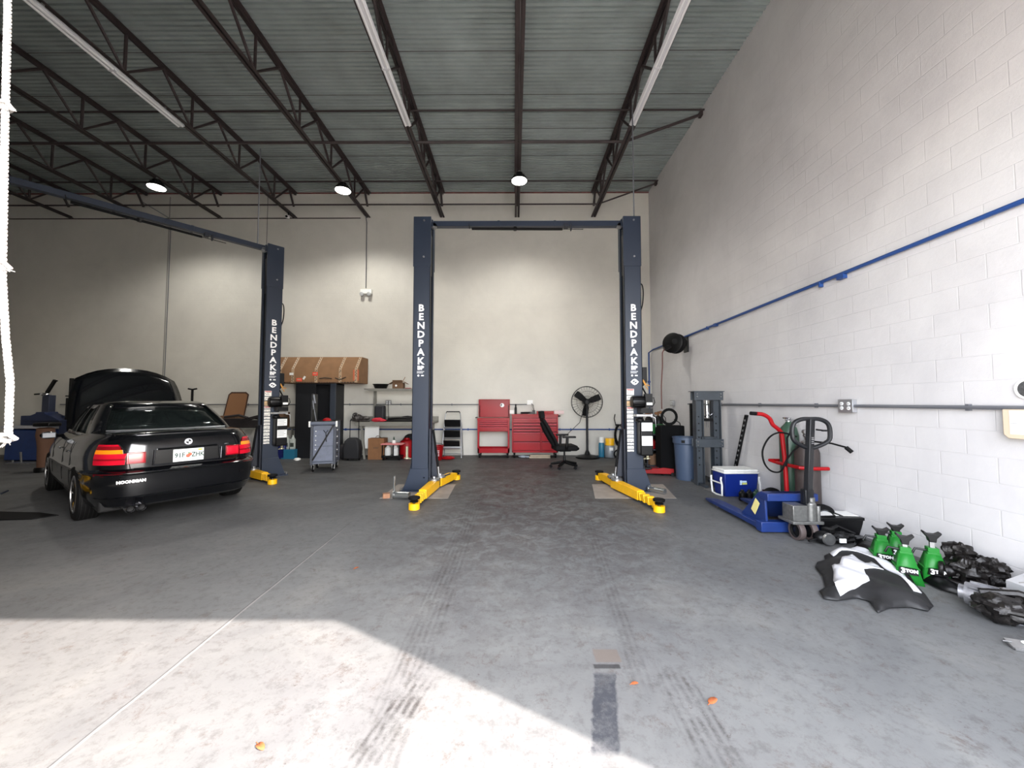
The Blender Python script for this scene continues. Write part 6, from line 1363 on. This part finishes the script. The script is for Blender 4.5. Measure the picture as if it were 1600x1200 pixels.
# jack stands
M_JG = mat('jack_green',(26,106,36),0.4,spec=0.3)
def jack_stand(lab, x, y, rz, hh=0.36, words=None):
    t = thing('jack_stand', lab, 'jack stand', (x,y,0), rz, 'green jack stands by the block wall')
    w0, w1 = 0.088, 0.034
    for k in range(4):     # four splayed sheet legs joined at the neck
        a = k*PI/2; R_ = Matrix.Rotation(a,4,'Z'); b = MB()
        b._add([(-w0,-w0,0),(-w0+0.05,-w0,0),(-w1*0.2,-0.055,0.10),(w0-0.05,-w0,0),(w0,-w0,0),(w1,-w1,0.235),(-w1,-w1,0.235)], [(0,1,2,6),(2,3,4,5),(6,2,5)], 0, R_)
        b.build('leg', M_JG, t, solid=0.005)
    b = MB(); b.box(-w1,w1,-w1,w1,0.225,0.27); b.box(-w1-0.006,w1+0.006,-w1-0.006,w1+0.006,0.215,0.235)
    b.rbox((0,0,0.115),(0.145,0.145,0.008)); b.build('neck', M_JG, t, bevel=0.004)
    b = MB(); b.box(-0.014,0.014,-0.012,0.012,0.12,hh-0.04); b.build('ratchet_bar', M_STEEL, t)
    b = MB(); b.prism([(-0.055,hh),(-0.05,hh+0.012),(-0.02,hh-0.008),(0.02,hh-0.008),(0.05,hh+0.012),(0.055,hh),(0.025,hh-0.04),(0.02,hh-0.07),(-0.02,hh-0.07),(-0.025,hh-0.04)],-0.028,0.028,'xz'); b.build('saddle', M_BLACK, t, bevel=0.003)
    b = MB(); b.tube([(-0.03,0,0.24),(-0.10,0.0,0.245),(-0.12,0,0.20)],0.009,8); b.build('lever', M_BLACK, t)
    b = MB(); b.prism([(-0.058,0.075),(0.058,0.075),(0.05,0.125),(-0.05,0.125)],-0.092,-0.078,'xz'); d_ = b.build('decal', M_BLACK, t)
    text('decal_text', '3', 0.055, (-0.032,-0.094,0.10), (PI/2,0,0), M_WHITE, t, off=0.002, ext=0.001); text('decal_text', 'TON', 0.032, (0.018,-0.094,0.104), (PI/2,0,0), M_WHITE, t, off=0.002, ext=0.001)
jack_stand('green jack stand nearest the black case', 3.27, 3.50, -0.5, 0.325)
jack_stand('green jack stand at the back of the four, hard by the wall', 3.50, 3.60, -0.5, 0.325)
jack_stand('green jack stand at the front of the group, its decal facing out', 3.20, 3.22, -0.6, 0.36)
jack_stand('green jack stand nearest the greasy gearbox', 3.40, 3.20, -0.5, 0.385)

# flat plastic liners on the floor
def sheet(name, pix, fn_h, mats, lab, cat, z=0.03, th=0.006, base=None, zoff=0.0, parent=None, spacing=0.035):
    pts = [fl(px,py,z) for px,py in pix]; P2 = [Vector((p.x,p.y)) for p in pts]
    ref = base or P2
    def ed(p):
        m_ = 9
        for a,c_ in zip(ref, ref[1:]+ref[:1]):
            ab = c_-a; tt = max(0,min(1,(p-a).dot(ab)/max(ab.length_squared,1e-9))); m_ = min(m_,(p-(a+ab*tt)).length)
        return m_
    def inside(p):
        c_ = False
        for a,d in zip(P2, P2[1:]+P2[:1]):
            if (a.y > p.y) != (d.y > p.y) and p.x < (d.x-a.x)*(p.y-a.y)/(d.y-a.y)+a.x: c_ = not c_
        return c_
    # finer boundary
    B2 = []
    for a,c_ in zip(P2, P2[1:]+P2[:1]):
        n_ = max(1,int((c_-a).length/spacing)); B2 += [a.lerp(c_,k/n_) for k in range(n_)]
    V2 = list(B2); x0,x1 = min(p.x for p in P2),max(p.x for p in P2); y0,y1 = min(p.y for p in P2),max(p.y for p in P2)
    y = y0
    while y < y1:
        x = x0
        while x < x1:
            p = Vector((x,y))
            if inside(p) and min((p-e).length for e in B2) > spacing*0.5: V2.append(p)
            x += spacing
        y += spacing
    n_ = len(B2); vs, es, fs, *_ = geometry.delaunay_2d_cdt(V2, [(i,(i+1)%n_) for i in range(n_)], [], 1, 1e-5)
    b = MB(); b._add([(v.x,v.y,fn_h(v,ed(v))+zoff) for v in vs],[tuple(f) for f in fs])
    o = b.build(name, mats, parent, smooth=50, solid=th)
    if lab: tag(o, lab, cat)
    return o, P2
bowl = lambda p,d: 0.012+min(d*0.75,0.075)+0.012*math.sin(p.x*23+p.y*9)*min(1,d*12)
OUT = [(1274,880),(1277,872),(1290,872),(1288,862),(1300,857),(1338,855),(1371,866),(1403,884),(1427,903),(1445,921),(1458,939),(1450,946),(1422,940),(1392,941),(1371,948),(1358,931),(1340,926),(1308,930),(1287,927),(1280,916),(1290,910),(1285,893)]
ln, base = sheet('fender_liner', OUT, bowl, mat('liner_black',(15,15,17),0.6,noise=0.2,scale=12), 'black moulded wheel-arch liner with white panels lying on the floor', 'car part', z=0.05, th=0.008)
WA = [(1296,860),(1318,856),(1340,857),(1365,865),(1385,876),(1405,889),(1420,904),(1434,918),(1440,923),(1428,924),(1415,914),(1400,902),(1382,891),(1366,879),(1340,868),(1315,865),(1302,867)]
sheet('white_band', WA, bowl, mat('liner_white',(206,206,210),0.45,noise=0.06,scale=20), None, None, z=0.07, th=0.006, base=base, zoff=0.010, parent=ln, spacing=0.03)
WB = [(1320,872),(1332,871),(1345,879),(1352,883),(1362,882),(1372,887),(1381,896),(1350,894),(1359,914),(1330,918),(1313,923),(1305,916),(1302,905),(1303,895),(1300,888),(1312,884)]
sheet('white_patch', WB, bowl, mat('liner_white',(206,206,210),0.45), None, None, z=0.07, th=0.006, base=base, zoff=0.010, parent=ln, spacing=0.03)
BS = [(1334,838),(1340,848),(1334,852),(1352,862),(1385,876),(1410,888),(1440,904),(1470,918),(1507,928),(1508,915),(1480,903),(1450,893),(1425,880),(1395,866),(1365,850)]
ridge = lambda p,d: 0.015+min(d*1.0,0.05)
sheet('splash_guard', BS, ridge, M_BLACK, 'long black plastic guard lying between the liner and the jack stands', 'car part', z=0.03, th=0.008)
# gearbox and friends
def gear(b):
    b.ball((0,0,0.13),0.13,(1.25,0.85,0.9),nz=0.5,fr=2.6,n=36,m=24); b.ball((-0.07,0.07,0.26),0.085,(1.15,1,0.9),nz=0.6,fr=2.4,n=28,m=18,seed=3); b.ball((0.10,0.03,0.2),0.10,(1.1,0.9,0.8),nz=0.6,fr=3,n=28,m=18,seed=6)
    b.tube([(-0.17,0.06,0.27),(-0.10,0.06,0.285)],0.062,18); b.tube([(-0.17,-0.05,0.12),(-0.06,0,0.13)],0.05,14); b.tube(sm([(-0.15,-0.09,0.05),(0.1,-0.12,0.05),(0.25,-0.06,0.06)]),0.03,8)
    for k in range(6): b.tube(arc((-0.04+k*0.022,0,0.14),0.125-0.006*k,-0.6,2.4,12,'yz'),0.005,5)
    for k in range(14): a = k*0.55; b.lathe([(0.012,0),(0.012,0.012)],(0.1*math.cos(a)+0.02,-0.10+0.02*math.sin(k*2),0.14+0.08*math.sin(a)),'y',6)
    for k in range(12): b.ball((-0.185,-0.05+0.045*math.cos(k*PI/6),0.13+0.045*math.sin(k*PI/6)),0.008,n=6,m=4)
    b.lathe([(0.06,-0.03),(0.065,-0.02),(0.065,0.0),(0.03,0.01),(0.025,0.04)],(-0.17,-0.05,0.13),'x',20)
M_OILY = mat('oily_dark_casting',(24,21,20),0.4,metal=0.35,noise=0.6,scale=26,bump=0.6)
p = at(1488,870,3.02); put('gearbox', gear, M_OILY, 'greasy dark gearbox lump by the wall beside the green jack stands', 'car part', (3.53,3.04,0), -0.9)
bpy.data.objects['gearbox'].scale = (0.85,0.85,0.95)
def shaft(b):
    b.tube([(0.0,0,0.09),(0.17,0,0.09)],[0.075,0.085],20)
    for k in range(8): b.rbox((0.09,0.083*math.cos(k*PI/4),0.09+0.083*math.sin(k*PI/4)),(0.13,0.016,0.012),(k*PI/4,0,0))
    b.tube([(0.17,0,0.09),(0.20,0,0.09)],0.10,20); b.tube([(-0.03,0,0.09),(0.0,0,0.09)],0.05,16)
    for k in range(6): b.ball((0.21,0.08*math.cos(k*PI/3),0.09+0.08*math.sin(k*PI/3)),0.012,n=7,m=5)
p = at(1508,915,2.83); put('starter_housing', shaft, mat('dull_aluminium',(150,150,154),0.35,metal=0.7,noise=0.3,scale=25), 'ribbed silver cylinder part at the end of the black guard', 'car part', (p.x,2.83,0), -1.0)
def diff(b):
    b.ball((0,0,0.11),0.11,(1.3,1,0.9),nz=0.4,fr=2.5,n=32,m=20); b.tube([(0.05,0,0.11),(0.35,-0.02,0.10)],[0.08,0.055],14); b.ball((0.12,0.08,0.15),0.07,(1.4,1,0.8),nz=0.6,n=24,m=16,seed=4); b.tube([(-0.1,0.08,0.18),(0.1,0.1,0.22),(0.28,0.06,0.19)],0.03,8)
p = at(1565,930,2.55); put('differential', diff, M_OILY, 'black axle casting beyond the ribbed silver cylinder part', 'car part', (p.x+0.06,2.60,0), -0.75)
bpy.data.objects['differential'].scale = (0.85,0.85,0.85)
def discs(b):
    for k in range(3): b.lathe([(0.05,0),(0.15-0.01*k,0),(0.15-0.01*k,0.012),(0.05,0.012)],(0.01*k,0.01*k,0.016*k),n=30,cap=False)
    b.tube(arc((0,0,0.06),0.10,0,2*PI,16,'xy')[:-1],0.014,6,close=True)
p = fl(1592,968); put('wrapped_discs', discs, mat('shrink_wrap',(150,152,160),0.12,metal=0.5,noise=0.4,scale=30), 'shiny wrapped metal discs stacked low on the floor near the wall', 'car part', (p.x,p.y+0.06,0.0))
# tread plate box leaning at the wall
t = thing('tread_plate_box', 'silver tread-plate box against the block wall behind the car parts', 'box', (3.62,2.45,0), -0.0)
b = MB(); b.prism([(-0.16,0.0),(0.13,0.0),(0.13,0.30),(-0.16,0.20)],-0.45,0.33,'xz'); b.build('body', mat('tread_silver',(186,186,188),0.35,metal=0.4), t)
b = MB(); rg = random.Random(2); sl = math.atan2(0.10,0.29)
for i in range(5):
    for j in range(13):
        u = -0.13+i*0.058; y = -0.41+j*0.056+(0.028 if i % 2 else 0); z = 0.20+(u+0.16)*math.tan(sl)+0.002
        b.rbox((u,y,z),(0.036,0.009,0.003),(0,-sl,0.8 if (i+j) % 2 else -0.8))
b.build('raised_studs', mat('tread_stud_grey',(120,116,112),0.4,metal=0.4), t, smooth=0)  # studs in a darker grey than the plate
def lump(b): b.ball((0,0,0.07),0.11,(1.2,0.8,0.7),nz=0.6,n=28,m=18); b.rbox((0.08,0.05,0.12),(0.16,0.1,0.08),(0,0,0.3)); b.tube([(-0.1,0,0.14),(0.1,0.05,0.18)],0.035,10)
p = at(1530,880,3.05); put('alternator', lump, mat('dusty_alloy',(128,124,120),0.5,metal=0.4,noise=0.5,scale=25), 'dusty alloy part by the wall between gearbox and tread-plate box', 'car part', (3.64,2.86,0), 0.3)
bpy.data.objects['alternator'].scale = (0.7,0.7,0.75)
# small scraper at the frame edge
p = fl(1593,1014); put('metal_bracket', lambda b: (b.rbox((0.03,0.0,0.02),(0.14,0.07,0.012),(0.25,0,-0.35)), b.rbox((0.03,-0.03,0.008),(0.15,0.03,0.01),(0,0,-0.35)), b.tube([(-0.06,0.03,0.03),(-0.02,0.02,0.03)],0.004,6), b.ball((0.04,0,0.035),0.02,(1,1,0.4),mi=1)), [M_STEEL, M_PAPER], 'small metal bracket lying on the floor away from the wall', 'bracket', (p.x,p.y,0))
# fallen leaves on the floor
M_LEAF = mat('dry_leaf',(150,80,40),0.8,noise=0.2,scale=40)
for px, py, s_, a, lab in ((1114,1096,0.032,0.6,'large dry orange leaf on the shaded floor near the skid mark'),(992,1069,0.02,0.2,'small dry orange leaf just beside the top of the skid mark'),(557,888,0.022,0.9,'dry orange leaf on the shaded floor in front of the left column'),(407,1168,0.028,-0.6,'dry orange leaf lying in the sunlit patch of floor'),(1167,905+0,0.0,0,'')):
    if s_ == 0: continue
    p = fl(px,py); b = MB(); n_ = 10; g = []
    for k in range(n_): th_ = 2*PI*k/n_; g.append((s_*math.cos(th_), s_*0.5*math.sin(th_)*(1-0.2*math.cos(th_)), 0.003+0.005*abs(math.sin(th_))))
    g.append((0,0,0.003)); b._add(g,[(k,(k+1)%n_,n_) for k in range(n_)]); b.tube([(-s_*1.4,0,0.003),(-s_*0.8,0,0.004)],0.0012,5)
    tag(b.build('dry_leaf', M_LEAF, loc=(p.x,p.y,0), rot=(0,0,a), solid=0.001), lab, 'leaf')
